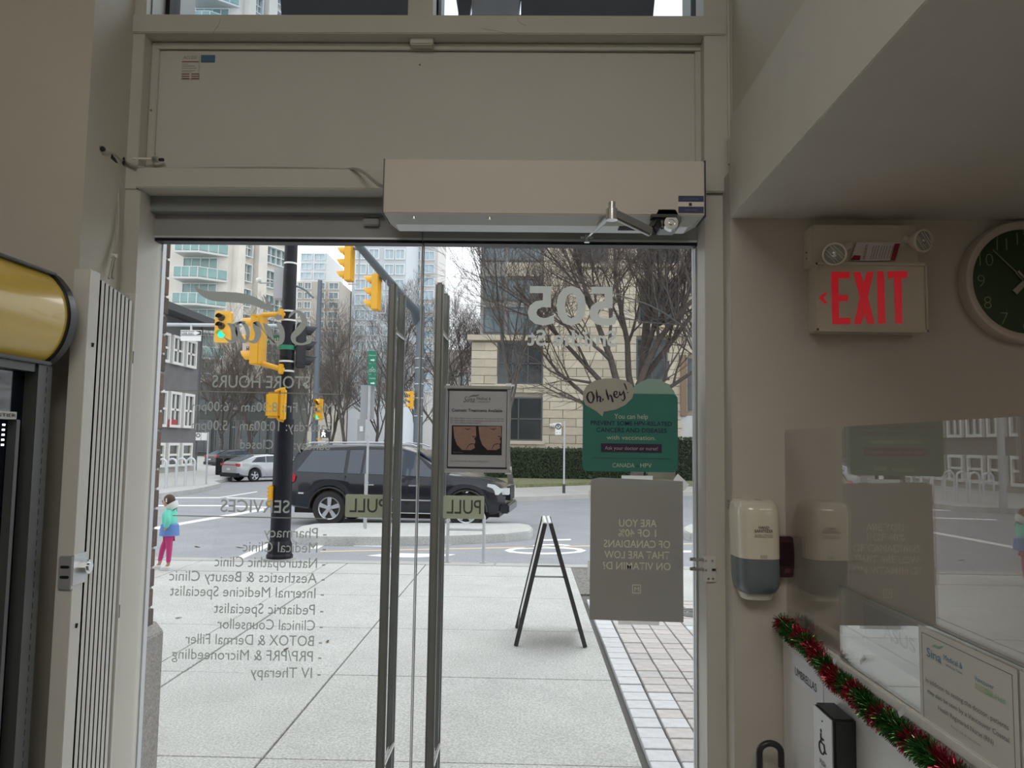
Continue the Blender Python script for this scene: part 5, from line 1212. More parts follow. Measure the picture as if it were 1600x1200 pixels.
for r_, (yt, yb) in enumerate(((692, 728), (615, 669), (530, 574))):
    zt_, zb_ = ax(291, yt, XH2).z, ax(291, yb, XH2).z
    i = 0
    while ys_[0]-i*sp-wy > 22:
        y1_ = ys_[0]-i*sp
        winunit(ho, (XH2+.04, y1_-wy, zb_), YA, wy, zt_-zb_, 2 if r_ else 1, 2, WF, GLH, .13, name='sash_window')
        i += 1
q1, q2 = ax(262.5, 667, XH2+.1), ax(276, 656, XH2+.1)
MB().box(XH2+.09, XH2+.12, q1.y, q2.y, q1.z, q2.z).build('window_sign', mat('sign_red', (.45, .02, .03), .5), ho, label='small red sign in a middle row window')
MB().cyl((XH2+.05, YH1-.1, 0), (XH2+.05, YH1-.1, HT), .03, n=8).build('drain_pipe', HG, ho)
# parking sign post by the house
g = gz(322, 757)
ps = thing('parking_sign_post', 'thin post with two small white parking signs near the grey house', 'street sign', (g.x, g.y, 0))
MB().cyl((g.x, g.y, 0), (g.x, g.y, at(322, 675, g.y).z), .03, n=8).build('post', GALV, ps)
for xa, xb in ((306.5, 314.5), (315, 324.5)):
    a_, b_ = at(xa, 688, g.y), at(xb, 676, g.y); pl = MB().box(a_.x, b_.x, g.y-.05, g.y-.03, a_.z, b_.z).build('sign_plate', SW, ps)
    if xa < 310: MB().lathe([(.05, 0), (.05, .005), (.075, .005), (.075, 0)], ((a_.x+b_.x)/2, g.y-.055, b_.z-.1), -YA, 14).build('ban_ring', INK, pl)
g = gz(342, 742); bn = thing('litter_bin', 'black cylindrical street bin standing behind the silver car', 'bin', (g.x, g.y, 0))
hb = at(343, 715, g.y).z
MB().lathe([(.14, 0), (.16, .05), (.16, hb*.78), (.17, hb*.80), (.17, hb*.84)], (g.x, g.y, 0), ZA, 16).build('body', BLACK, bn); MB().lathe([(.17, hb*.88), (.17, hb*.97), (.1, hb), (0, hb)], (g.x, g.y, 0), ZA, 16).build('lid', BLACK, bn)
for i in range(4): MB().cyl((g.x+.13*math.cos(i*1.57+.7), g.y+.13*math.sin(i*1.57+.7), hb*.83), (g.x+.13*math.cos(i*1.57+.7), g.y+.13*math.sin(i*1.57+.7), hb*.9), .02, n=6).build('lid_post', BLACK, bn)
# ---- low greenish block behind the left trees
lb_ = thing('dark_podium', 'low dark glazed block under the trees between the house and the black pole', 'building', at(380, 700, 76)); lb_.location.z = 0
x0, x1, zt_ = at(306, 600, 76).x, at(456, 600, 76).x, at(380, 598, 76).z
MB().box(x0, x1, 76, 82, 0, zt_).build('wall', mat('podium_wall', (.06, .068, .062), .8, var=.1, vscale=.4), lb_)  # shade under the trees is put into the dark wall colour
MB().box(x0-.2, x1+.2, 75.6, 82, zt_, zt_+.4).build('roof', CONCB, lb_)
for r_ in range(2):
    for i in range(5): winunit(lb_, (x0+.3+i*1.85, 75.98, .4+r_*4.2), XA, 1.5, 3.2, 2, 2, FRD, GLD, .08)
# ---- mid distance towers
def tower(name, label, Y, pxl, pxr, ytop, fhp, cols, wm, gm, fm, nx=2, slab=None, floors=10, depth=14, zbase=None):
    t = thing(name, label, 'building', at((pxl+pxr)/2, 690, Y)); t.location.z = 0
    xa, xb, zt = at(pxl, 500, Y).x, at(pxr, 500, Y).x, at((pxl+pxr)/2, ytop, Y).z
    MB().box(xa, xb, Y, Y+depth, 0, zt).build('wall', wm, t)
    fh_ = fhp*pxm(Y)
    for i in range(floors):
        z = zt-(i+1)*fh_
        if z < 1: break
        for a, b_ in cols: winunit(t, (xa+(xb-xa)*a, Y-.02, z+fh_*.18), XA, (xb-xa)*(b_-a), fh_*.70, nx, 1, fm, gm, fh_*.05, dep=.25)
        if slab: MB().box(xa-.3, xb+.3, Y-1.2, Y, z, z+.3).build('balcony_slab', slab, t) if i % 1 == 0 else None
    return t
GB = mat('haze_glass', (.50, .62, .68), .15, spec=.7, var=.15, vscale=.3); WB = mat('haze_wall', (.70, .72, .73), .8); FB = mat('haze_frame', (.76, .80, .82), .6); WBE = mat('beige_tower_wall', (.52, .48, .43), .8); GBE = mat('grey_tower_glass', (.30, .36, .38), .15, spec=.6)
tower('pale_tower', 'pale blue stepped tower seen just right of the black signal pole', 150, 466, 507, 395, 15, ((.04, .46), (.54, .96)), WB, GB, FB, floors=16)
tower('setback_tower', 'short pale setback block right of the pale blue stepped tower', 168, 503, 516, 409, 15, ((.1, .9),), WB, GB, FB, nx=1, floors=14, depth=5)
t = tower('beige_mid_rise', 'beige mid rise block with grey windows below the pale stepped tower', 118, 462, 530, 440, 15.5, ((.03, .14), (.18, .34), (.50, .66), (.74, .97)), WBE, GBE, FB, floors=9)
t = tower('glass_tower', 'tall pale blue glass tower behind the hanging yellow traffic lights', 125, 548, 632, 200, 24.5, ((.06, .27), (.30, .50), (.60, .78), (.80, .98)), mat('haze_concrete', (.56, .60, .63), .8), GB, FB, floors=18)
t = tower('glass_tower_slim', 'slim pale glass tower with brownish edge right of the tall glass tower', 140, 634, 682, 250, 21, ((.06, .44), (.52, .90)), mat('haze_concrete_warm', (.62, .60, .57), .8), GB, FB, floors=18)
# ---- stone building opposite
YS = 36.0
sb = thing('stone_building', 'beige stone block building with dark windows across the street on the right', 'building', at(900, 690, YS+5)); sb.location.z = 0
STN = [mat('stone_%s' % n_, c_, .8, var=.08, vscale=3, bump=.15, bscale=30) for n_, c_ in (('cream', (.60, .53, .41)), ('sand', (.55, .485, .38)), ('pale', (.65, .58, .46)))]
GRY = mat('bay_grey', (.30, .30, .29), .7, var=.1, vscale=1)
xa, xb = at(736, 600, YS).x, 16.0; zc_ = at(790, 531, YS).z
MB().box(xa+.03, xb, YS+.06, YS+12, 0, zc_-.02).build('lower_wall', mat('stone_joint', (.36, .32, .26), .9), sb)
xu = at(849, 480, YS).x
MB().box(xu, xb, YS+.06, YS+12, zc_-.1, 15).build('upper_wall', MATS['stone_joint'], sb)
xbay = at(751, 450, YS).x
MB().box(xbay, xu, YS+.02, YS+10, zc_, 15).build('bay_wall', GRY, sb)
MB().box(xa-.2, xu+.1, YS-.25, YS+.5, zc_-.05, zc_+.2).build('cornice', STN[1], sb); a_ = at(1000, 521, YS)
MB().box(a_.x, xb, YS-.2, YS+.2, a_.z-.12, a_.z+.18).build('cornice', STN[1], sb)
wins = [(772, 848, 621, 688, 2, 2), (777, 849, 536, 600, 3, 2), (994, 1043, 530, 594, 2, 2), (998, 1061, 440, 506, 2, 2), (998, 1061, 350, 412, 2, 2), (1150, 1210, 530, 594, 2, 2), (1150, 1210, 440, 506, 2, 2), (1150, 1210, 621, 690, 2, 2), (900, 950, 350, 412, 2, 2)]
rects = []
for x0_, x1_, y0_, y1_, nx, nz in wins:
    p, q = at(x0_, y1_, YS), at(x1_, y0_, YS); rects.append((p.x, q.x, p.z, q.z))
    winunit(sb, (p.x, YS+.02, p.z), XA, q.x-p.x, q.z-p.z, nx, nz, FRD, GLD, .07, dep=.06)
    MB().box(p.x, q.x, YS+.05, YS+.07, p.z, q.z).build('window_reveal', SEAM, sb) if False else None
    MB().box(p.x-.12, q.x+.12, YS-.10, YS+.10, p.z-.16, p.z).build('sill', STN[2], sb)
# doorway at the right
p, q = at(1064, 702, YS), at(1100, 650, YS); rects.append((p.x, q.x, 0, q.z)); MB().box(p.x, q.x, YS+.03, YS+.1, 0, q.z).build('white_door', mat('door_white', (.66, .67, .66), .5), sb)
p, q = at(1063, 650, YS), at(1072, 555, YS); MB().box(p.x, q.x, YS-.15, YS+.1, p.z, q.z).build('brown_post', mat('post_brown', (.26, .18, .12), .7), sb)
p, q = at(1074, 640, YS), at(1110, 560, YS); rects.append((p.x, q.x, p.z, q.z)); winunit(sb, (p.x, YS+.02, p.z), XA, q.x-p.x, q.z-p.z, 1, 2, FRD, GLD, .06, dep=.05)
ch = 13.1*pxm(YS); bl_ = 1.24; cnt = 0; cache = {}; random.seed(8)
row = 0; z = .9
while z < 11.3:
    x = xa+(-bl_/2 if row % 2 else 0)
    while x < 8.9:
        x0_, x1_ = max(x, xa if z < zc_-.1 else xu), x+bl_-.025
        zz1 = z+ch-.02
        if x1_-x0_ > .25 and not (z > zc_-.3 and x0_ < xu-.01) and cnt < 330:
            segs_ = [(x0_, x1_)]
            for r_ in rects:
                if z < r_[3]-.05 and zz1 > r_[2]+.05:
                    ns_ = []
                    for a_, b_ in segs_:
                        if r_[0] >= b_ or r_[1] <= a_: ns_.append((a_, b_))
                        else:
                            if r_[0]-a_ > .12: ns_.append((a_, r_[0]))
                            if b_-r_[1] > .12: ns_.append((r_[1], b_))
                    segs_ = ns_
            for a_, b_ in segs_:
                k_ = (round(b_-a_, 1), random.randrange(3))
                if k_ in cache: o = cache[k_].copy(); COL.objects.link(o)
                else: o = MB().box(0, b_-a_, -.02, .1, 0, ch-.022).build('stone', STN[k_[1]], sb, local=True); cache[k_] = o
                o.location = Vector((a_, YS-random.uniform(0, .008), z))-wloc(sb); cnt += 1
        x += bl_
    z += ch; row += 1
# bay windows (three storeys)
for (x0_, x1_, y0_, y1_) in ((755, 790, 386, 408), (794, 846, 386, 408), (755, 788, 432, 470), (792, 846, 436, 470), (755, 788, 480, 520), (792, 846, 480, 522)):
    p, q = at(x0_, y1_, YS), at(x1_, y0_, YS); winunit(sb, (p.x, YS-.01, p.z), XA, q.x-p.x, q.z-p.z, 2, 1, FRD, mat('bay_glass', (.14, .19, .21), .1, spec=.7), .06, dep=.05)
p, q = at(792, 432, YS), at(846, 412, YS); MB().box(p.x, q.x, YS-.15, YS, p.z, q.z).build('spandrel', STN[1], sb)
p = at(862, 665, YS-.1); MB().cyl((p.x-.1, YS-.12, p.z), (p.x+.1, YS-.12, p.z), .09, n=10).ball((p.x+.1, YS-.14, p.z), .12).build('wall_lamp', SW, sb)
# low wall at the far street end
fw_ = thing('distant_block', 'long low tan building closing the far end of the street behind the trees', 'building', (-8, 175, 0))
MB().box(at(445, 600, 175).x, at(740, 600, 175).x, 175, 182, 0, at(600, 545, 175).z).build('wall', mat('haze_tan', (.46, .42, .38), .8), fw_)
for i in range(12):
    for r_ in range(3): winunit(fw_, (at(445, 600, 175).x+1.5+i*3.5, 174.98, 2.5+r_*6), XA, 2.2, 3.4, 1, 1, FRD, GBE, .2)
# hedge
YHg = 34.2
hx0, hx1 = at(757, 720, YHg).x, at(935, 720, YHg).x; hz1 = at(850, 701.5, YHg).z
random.seed(11)
HL = mat('hedge_leaf', (.030, .055, .022), .6, var=.6, vscale=9, spec=.4); HC = mat('hedge_core', (.012, .018, .010), .9)
def hedge(name, label, x0, x1, z1, n_):
    h = thing(name, label, 'hedge', ((x0+x1)/2, YHg+.4, 0))
    MB().box(x0+.1, x1-.1, YHg+.1, YHg+.9, 0, z1-.1).build('branches', HC, h)
    m = MB()
    for _ in range(n_):
        f_ = random.random()
        if f_ < .75: c = Vector((random.uniform(x0, x1), YHg+random.gauss(.06, .05), random.uniform(.05, z1)))
        else: c = Vector((random.uniform(x0, x1), random.uniform(YHg, YHg+1), z1+random.gauss(-.04, .05)))
        a = Vector((random.gauss(0, 1), random.gauss(0, .6), random.gauss(0, 1))).normalized()*random.uniform(.03, .06); b_ = a.cross(Vector((random.random(), -1, random.random()))).normalized()*.03
        m.add([c-a, c+b_, c+a, c-b_], [(0, 1, 2, 3)])
    m.build('leaves', HL, h, kind='stuff')
hedge('clipped_hedge', 'long dark green clipped hedge in front of the stone building', hx0, hx1+2.2, hz1, 9000)
hedge('clipped_hedge', 'short dark green hedge piece at the right door edge by the white door', at(1058, 700, YHg).x, 12, at(1075, 684, YHg).z, 3500)
# ================================================================== TREES
BARK = mat('bark_dark', (.085, .07, .06), .9, var=.3, vscale=8, bump=.5, bscale=30); TWIG = mat('twig', (.115, .09, .075), .9); BARKG = mat('bark_grey', (.12, .11, .10), .9, var=.3, vscale=6); TWIGG = mat('twig_grey', (.115, .095, .085), .9)
def grow(seed, H, r0_, fork, lean, spread, nb, levels, upw=.25, clear=.28):
    rnd = random.Random(seed); big = MB(); fine = MB()
    def seg(m, a, b_, ra, rb, n):
        d = (b_-a).normalized(); x = d.orthogonal().normalized(); y = d.cross(x); k = len(m.v)
        for c, q in ((a, ra), (b_, rb)):
            for i in range(n):
                t = 6.2832*i/n; m.v.append(c+x*(q*math.cos(t))+y*(q*math.sin(t)))
        for i in range(n): m.f.append((k+i, k+(i+1) % n, k+n+(i+1) % n, k+n+i))
    def br(p, d, L, r, lev):
        ns = (6, 6, 5, 4, 3, 3)[lev]; n = (8, 6, 5, 4, 3, 3)[lev]; m = big if lev < 3 else fine
        pts = [p]; dd = d.copy()
        for i in range(ns):
            dd = (dd+Vector((rnd.gauss(0, 1), rnd.gauss(0, 1), rnd.gauss(0, .7)+upw*.5))*(.10 if lev < 2 else .17)).normalized()
            q = pts[-1]+dd*L/ns; ra = max(r*(1-.75*i/ns), .005); rb = max(r*(1-.75*(i+1)/ns), .004)
            seg(m, pts[-1], q, ra, rb, n); pts.append(q)
        if lev >= levels: return
        k = nb[lev]
        for j in range(k):
            t = (clear if lev == 0 else .15)+(1-(clear if lev == 0 else .15))*(j+rnd.random()*.8)/k; t = min(t, .98)
            i = min(int(t*ns), ns-1); q = pts[i].lerp(pts[i+1], t*ns-i); dl = (pts[i+1]-pts[i]).normalized()
            az = rnd.random()*6.2832; x = dl.orthogonal().normalized(); y = dl.cross(x); sp_ = spread*(.75+.5*rnd.random())
            nd = (dl*math.cos(sp_)+(x*math.cos(az)+y*math.sin(az))*math.sin(sp_)+Vector((0, 0, upw*.6))).normalized()
            br(q, nd, L*(.62 if lev else .55)*(1.15-.5*t)*(.8+.4*rnd.random()), max(r*(1-.75*t)*.62, .006), lev+1)
    if fork:
        for f_ in fork: br(Vector((0, 0, f_[3])), Vector(f_[:3]).normalized(), H*f_[4], r0_*f_[5], 0 if f_[5] > .5 else 1)
    else: br(Vector((0, 0, 0)), Vector(lean).normalized(), H, r0_, 0)
    return big, fine
def tree(name, label, base, args, bm=BARK, tm=TWIG, group=None):
    big, fine = grow(*args); t = thing(name, label, 'tree', base, group)
    big.build('trunk', bm, t, local=True, smooth=True, auto=False); fine.build('twigs', tm, t, local=True, kind='stuff'); return t
# large forked tree at right
Yb = 27.5; g = at(992, 760, Yb)
tree('bare_tree', 'large bare tree with several dark boughs behind the green poster', (g.x, Yb, 0),
     (21, 12.5, .24, [(.05, .02, 1, 0, .95, 1.0), (-.42, .0, 1, 2.3, .62, .62), (-.75, -.1, 1, 2.6, .52, .5), (-.2, .3, 1, 3.0, .6, .55), (.28, -.1, 1, 3.4, .55, .55), (-1.1, .1, .9, 2.2, .42, .42), (.9, 0, .75, 2.8, .42, .4)], (0, 0, 1), .62, (9, 7, 6, 5, 4), 4, .25))
g = gz(1068, 752); tree('bare_tree', 'slim bare tree cut by the right door edge, leaning over the hedge', (g.x+.2, 29, 0), (33, 10, .13, None, (-.03, 0, 1), .6, (9, 7, 6, 5, 4), 4, .3), BARKG, TWIGG)
g = gz(797, 766); tree('bare_tree', 'young grey bare tree behind the framed notice edge', (g.x, g.y+2, 0), (41, 8.5, .11, None, (-.10, 0, 1), .55, (9, 7, 6, 5, 3), 4, .35), BARKG, TWIGG)
# street trees
protoA = tree('bare_tree', 'bushy bare street tree between the bike sign and the left handles', (at(600, 700, 44).x, 44, 0), (51, 12, .20, None, (0, 0, 1), .60, (11, 8, 7, 5, 4), 4, .38), BARKG, TWIGG, 'bare street trees')
protoB = tree('bare_tree', 'dark forked bare tree above the silver car', (at(395, 700, 56).x, 56, 0), (62, 13, .22, [(-.2, 0, 1, 0, .95, 1), (.5, .1, 1, 2.6, .6, .6), (-.6, 0, 1, 3, .6, .55)], (0, 0, 1), .6, (9, 7, 6, 5, 3), 4, .35), BARK, TWIG, 'bare street trees')
for src, px__, Y, sc_, rz, lab in ((protoA, 690, 42, .66, 1.3, 'bare street tree seen between the two pairs of door handles'), (protoA, 735, 50, .68, 2.4, 'bare tree left of the stone building above the framed notice'),
                               (protoA, 540, 50, .68, 3.1, 'bare street tree left of the green bike sign'), (protoA, 648, 75, .70, 4.0, 'distant bare tree behind the mast arm pole'), (protoB, 515, 60, .64, 2.0, 'distant bare tree right of the blue grey pole'),
                               (protoB, 345, 60, .66, 4.4, 'bare tree next to the corner of the grey house'), (protoB, 440, 62, .68, 5.2, 'bare tree just left behind the black pole'), (protoA, 370, 66, .75, 0.6, 'bare tree under the tower balconies'), (protoA, 470, 54, .60, 5.6, 'bare tree between the black pole and the blue grey pole'), (protoB, 590, 80, .78, 1.0, 'far bare tree below the hanging traffic lights'),
                               (protoA, 760, 45, .62, 5.0, 'small bare tree at the corner of the stone building')):
    c_ = copy_tree(src, None, (at(px__, 700, Y).x, Y, 0), rz, lab); c_.scale = (sc_, sc_, sc_)
protoA.scale = (.68,)*3; protoB.scale = (.74,)*3
# ================================================================== VEHICLES
TIRE = mat('tyre', (.018, .018, .02), .8); ALLOY = mat('alloy', (.55, .57, .60), .3, metal=.7); CGL = mat('car_glass', (.055, .07, .095), .06, spec=.6); TAIL = mat('tail_red', (.55, .01, .02), .2, coat=.5); HLT = mat('head_lamp', (.65, .68, .7), .08, spec=.8)  # car glass: bluish sky reflection is put into the base colour
def interp(T, x):
    if x <= T[0][0]: return T[0][1]
    for a, b_ in zip(T, T[1:]):
        if x <= b_[0]: return a[1]+(b_[1]-a[1])*(x-a[0])/(b_[0]-a[0])
    return T[-1][1]
def car(name, label, loc, rot, c, group=None):
    t = thing(name, label, 'car', loc); paint_ = c['paint']
    top, belt, wid, axl, rw, L0, L1 = c['top'], c['belt'], c['wid'], c['axles'], c['rw'], c['x0'], c['x1']
    ra = rw*1.17; sill = c['sill']
    def zb(x):
        z = interp(sill, x)
        for a in axl:
            if abs(x-a) < ra: z = max(z, rw+math.sqrt(ra*ra-(x-a)**2))
        return z
    xs_ = set(L0+(L1-L0)*i/44 for i in range(45))
    for a in axl:
        for i in range(17): xs_.add(a-ra+2*ra*i/16)
    xs_ = sorted(xs_)
    def sec(x):
        w = interp(wid, x); zt = interp(top, x); zl = min(interp(belt, x), zt-.03); b0 = min(zb(x), zl-.12); gh = max(zt-zl, 0); ins = .26*gh
        return [(0, b0), (w-.12, b0), (w-.015, b0+.05), (w, min(b0+.16, zl-.08)), (w+.005, (b0+zl)/2+.05), (w-.02, zl-.06), (w-.06, zl), (w-.06-ins, zt-min(.08, gh*.2)), (w-.14-ins*1.1, zt-min(.02, gh*.05)), ((w-.14-ins)*.5, zt+.01), (0, zt+.015)]
    m = MB(); n = 11
    for x in xs_:
        s_ = sec(x)
        for y, z in s_: m.v.append(Vector((x, -y, z)))
        for y, z in s_[1:-1][::-1]: m.v.append(Vector((x, y, z)))
    R_ = 20
    for i in range(len(xs_)-1):
        for j in range(R_): m.f.append((i*R_+j, i*R_+(j+1) % R_, (i+1)*R_+(j+1) % R_, (i+1)*R_+j))
    m.f.append(tuple(range(R_))); m.f.append(tuple((len(xs_)-1)*R_+R_-1-j for j in range(R_)))
    m.build('body', paint_, t, local=True, smooth=True)
    def side(x, z, off, s):
        w = interp(wid, x); zt = interp(top, x); zl = interp(belt, x); gh = max(zt-zl, .01)
        y = w-.06-.26*gh*min(max((z-zl)/max(gh-min(.08, gh*.2), .01), 0), 1.2) if z > zl else w+.005 if z < zl-.15 else w-.02
        return Vector((x, s*(y+off), z))
    def panel(pts, nm, mm, off=.008, both=True, parent=t):
        for s in ((-1, 1) if both else (-1,)):
            b_ = MB(); P = [side(x, z, off, s) for x, z in pts]; k = len(P)
            b_.v = P+[p-Vector((0, s*.03, 0)) for p in P]; b_.f = [tuple(range(k)), tuple(range(2*k-1, k-1, -1))]+[(i, i+k, (i+1) % k+k, (i+1) % k) for i in range(k)]
            b_.build(nm, mm, parent, local=True)
    for w_ in c['windows']: panel(w_, 'side_window', CGL)
    for w_ in c['strips']: panel(w_, 'trim_strip', CHROME, .014)
    for w_ in c['gaps']: panel(w_, 'door_gap', SEAM, .006)
    for a in axl:
        for s in (-1, 1):
            w = interp(wid, a)
            y = s*(w-.03)
            wh_ = MB().lathe([(rw*.64, -.21), (rw*.92, -.21), (rw, -.17), (rw, -.04), (rw*.93, 0), (rw*.68, .005), (rw*.65, -.01), (rw*.64, -.06)], (a, y, rw), (0, s, 0), 36).build('wheel', TIRE, t, local=True, smooth=True)
            rm_ = MB().lathe([(rw*.66, -.015), (rw*.63, -.005), (rw*.58, -.02), (rw*.57, -.06)], (a, y, rw), (0, s, 0), 30)
            for k in range(5):
                an = k*2*math.pi/5+.3
                d = Vector((math.cos(an), 0, math.sin(an))); e = Vector((-d.z, 0, d.x)); c0 = Vector((a, y-s*.012, rw))
                rm_.prism([(rw*.05, -rw*.085), (rw*.6, -rw*.13), (rw*.6, rw*.13), (rw*.05, rw*.085)], c0, d, e, (0, -s*.035, 0))
            rm_.lathe([(rw*.16, -.012), (rw*.13, .008), (0, .01)], (a, y, rw), (0, s, 0), 16)
            rm_.build('rim', ALLOY, wh_, local=True, smooth=True)
            MB().lathe([(rw*.58, 0), (0, 0)], (a, y-s*.075, rw), (0, s, 0), 24).build('brake_disc', mat('brake_dark', (.05, .05, .05), .5, metal=.5), wh_, local=True)
        pts_ = [(a+(ra+.0)*math.cos(R(q_)), rw+(ra+.0)*math.sin(R(q_))) for q_ in range(0, 181, 15)]
    MB().box(axl[0]+ra, axl[1]-ra, -.75, .75, .2, .5).build('underbody', BLACK, t, local=True)
    MB().box(L0+.12, L1-.15, -.55, .55, .25, .7).build('chassis', BLACK, t, local=True)
    c['extra'](t, side)
    t.rotation_euler.z = rot; t.scale = (c.get('scale', 1),)*3
    return t
def suv_extra(t, side):
    m = MB(); 
    for s in (-1, 1): m.tube([(-2.1, s*.60, 1.80), (-1.95, s*.62, 1.84), (0, s*.62, 1.865), (.35, s*.62, 1.83), (.5, s*.60, 1.78)], .018, 6)
    m.build('roof_rail', MATS['alloy'], t, local=True)
    for s in (-1, 1):
        MB().prism([(-2.50, .92), (-2.36, .90), (-2.22, .98), (-2.20, 1.10), (-2.30, 1.17), (-2.46, 1.16)], (0, s*.905, 0), XA, ZA, (0, s*.03, 0)).build('tail_lamp', TAIL, t, local=True)
        MB().box(-2.55, -2.50, s*.62, s*.86, .90, 1.16).build('tail_lamp', TAIL, t, local=True)
        MB().prism([(2.08, .78), (2.36, .76), (2.46, .86), (2.28, .98), (2.12, 1.0)], (0, s*.80, 0), XA, ZA, (0, s*.06, 0)).build('head_lamp', HLT, t, local=True)
        MB().box(2.40, 2.57, s*.45, s*.74, .76, .90).build('head_lamp', HLT, t, local=True)
        MB().box(1.02, 1.20, s*.90, s*1.10, 1.06, 1.22).build('wing_mirror', CHROME, t, local=True, bevel=.03)
        for x in (-.62, .38): MB().box(x, x+.22, s*.925, s*.955, .915, .945).build('door_handle', CHROME, t, local=True, bevel=.005)
        MB().tube([(1.66+.46*math.cos(R(a)), s*.925, .39+.46*math.sin(R(a))) for a in range(0, 181, 15)], .022, 6).tube([(-1.42+.46*math.cos(R(a)), s*.925, .39+.46*math.sin(R(a))) for a in range(0, 181, 15)], .022, 6).build('arch_lip', mat('suv_trim', (.02, .02, .025), .4), t, local=True)
    MB().box(-2.56, -2.5, -.6, .6, .55, .75).build('plate_recess', BLACK, t, local=True); MB().box(-2.575, -2.56, -.16, .16, .60, .72).build('number_plate', SW, t, local=True)
    MB().prism([(-2.50, 1.22), (-2.22, 1.70), (-2.20, 1.69), (-2.46, 1.21)], (0, -.66, 0), XA, ZA, (0, 1.32, 0)).build('rear_window', CGL, t, local=True)
    MB().prism([(.50, 1.69), (1.20, 1.20), (1.225, 1.215), (.52, 1.715)], (0, -.68, 0), XA, ZA, (0, 1.36, 0)).build('windscreen', CGL, t, local=True)
    MB().box(2.5, 2.58, -.42, .42, .62, .92).build('grille', BLACK, t, local=True); MB().box(2.4, 2.60, -.85, .85, .36, .56).build('bumper', mat('suv_black', (.006, .009, .017), .2, spec=.35, coat=.35), t, local=True, bevel=.03)
suv = dict(scale=.94, paint=mat('suv_black', (.006, .009, .017), .2, spec=.35, coat=.35), x0=-2.47, x1=2.5, axles=(-1.42, 1.66), rw=.39,
           top=[(-2.55, 1.02), (-2.5, 1.18), (-2.2, 1.70), (-2.05, 1.77), (-.8, 1.83), (.1, 1.80), (.5, 1.70), (1.22, 1.20), (1.7, 1.14), (2.2, 1.04), (2.45, .92), (2.55, .72)],
           belt=[(-2.55, 1.0), (-2.4, 1.14), (0, 1.11), (1.2, 1.07), (2.3, .95), (2.55, .68)], wid=[(-2.55, .84), (-2.3, .92), (-1, .945), (1.8, .945), (2.3, .87), (2.55, .70)],
           sill=[(-2.55, .48), (-2.2, .38), (-1, .30), (1.2, .30), (2.2, .32), (2.55, .40)],
           windows=[[(-2.22, 1.19), (-1.12, 1.17), (-1.10, 1.68), (-1.9, 1.66)], [(-1.04, 1.17), (-.74, 1.165), (-.70, 1.69), (-1.02, 1.68)], [(-.68, 1.165), (-.02, 1.15), (.02, 1.70), (-.64, 1.70)], [(.06, 1.15), (1.02, 1.12), (.42, 1.66), (.10, 1.69)]],
           strips=[[(-.78, .60), (.98, .60), (.98, .63), (-.78, .63)], [(-2.5, .70), (-2.0, .70), (-2.0, .73), (-2.5, .73)], [(-.9, .325), (1.1, .325), (1.1, .345), (-.9, .345)]],
           gaps=[[(-1.08, .5), (-1.07, .5), (-1.06, 1.12), (-1.07, 1.12)], [(.03, .38), (.042, .38), (.042, 1.12), (.03, 1.12)], [(1.16, .5), (1.172, .5), (1.172, 1.05), (1.16, 1.05)]], extra=suv_extra)
gr, gf = gz(513, 822, ZR), gz(705, 810, ZR)
dv_ = (gf-gr); rot = math.atan2(dv_.y, dv_.x)
rot = R(-5)
# contact points belong to the near (right hand) wheels: local y = -0.92
off_ = Matrix.Rotation(rot, 3, 'Z') @ Vector((-1.42*.94, -.90*.94, 0))
car('suv', 'black SUV crossing the street behind the door handles', (gr.x-off_.x, gr.y-off_.y, ZR), rot, suv)
def sed_extra(t, side):
    MB().prism([(-2.12, 1.06), (-1.30, 1.36), (-1.28, 1.38), (-2.10, 1.085)], (0, -.58, 0), XA, ZA, (0, 1.16, 0)).build('rear_window', CGL, t, local=True)
    MB().prism([(.32, 1.375), (1.08, .98), (1.10, 1.0), (.34, 1.395)], (0, -.60, 0), XA, ZA, (0, 1.2, 0)).build('windscreen', CGL, t, local=True)
    MB().box(-2.37, -2.31, -.80, .80, .86, .90).build('tail_light_bar', TAIL, t, local=True)
    for s in (-1, 1): MB().box(-2.36, -2.2, s*.66, s*.87, .82, .95).build('tail_lamp', TAIL, t, local=True); MB().box(.85, 1.0, s*.88, s*1.02, .96, 1.08).build('wing_mirror', mat('sedan_silver', (.5, .52, .54), .3, metal=.4, coat=.6), t, local=True, bevel=.02)
    MB().box(-2.39, -2.2, -.84, .84, .24, .46).build('bumper', BLACK, t, local=True, bevel=.02); MB().box(-2.385, -2.36, -.16, .16, .60, .70).build('number_plate', SW, t, local=True)
sed = dict(paint=mat('sedan_silver', (.5, .52, .54), .3, metal=.4, coat=.6), scale=.82, x0=-2.33, x1=2.33, axles=(-1.36, 1.36), rw=.33,
           top=[(-2.33, .90), (-2.28, 1.0), (-2.12, 1.04), (-1.3, 1.36), (-.5, 1.42), (.3, 1.38), (1.1, .98), (1.9, .86), (2.2, .74), (2.33, .58)],
           belt=[(-2.33, .86), (-2.1, 1.0), (0, .96), (1.1, .93), (2.1, .78), (2.33, .55)], wid=[(-2.33, .76), (-2.1, .86), (-1, .905), (1.5, .90), (2.1, .82), (2.33, .62)], sill=[(-2.33, .42), (-2, .30), (-1, .22), (1.2, .22), (2.33, .32)],
           windows=[[(-1.55, 1.02), (-.75, 1.01), (-.72, 1.33), (-1.2, 1.28)], [(-.70, 1.01), (.05, 1.0), (.1, 1.36), (-.67, 1.34)], [(.10, 1.0), (.92, .97), (.35, 1.30), (.14, 1.34)]],
           strips=[[(-1.5, 1.0), (.9, .95), (.9, .965), (-1.5, 1.015)]], gaps=[[(-.71, .35), (-.70, .35), (-.70, .98), (-.71, .98)], [(.07, .35), (.08, .35), (.08, .98), (.07, .98)]], extra=sed_extra)
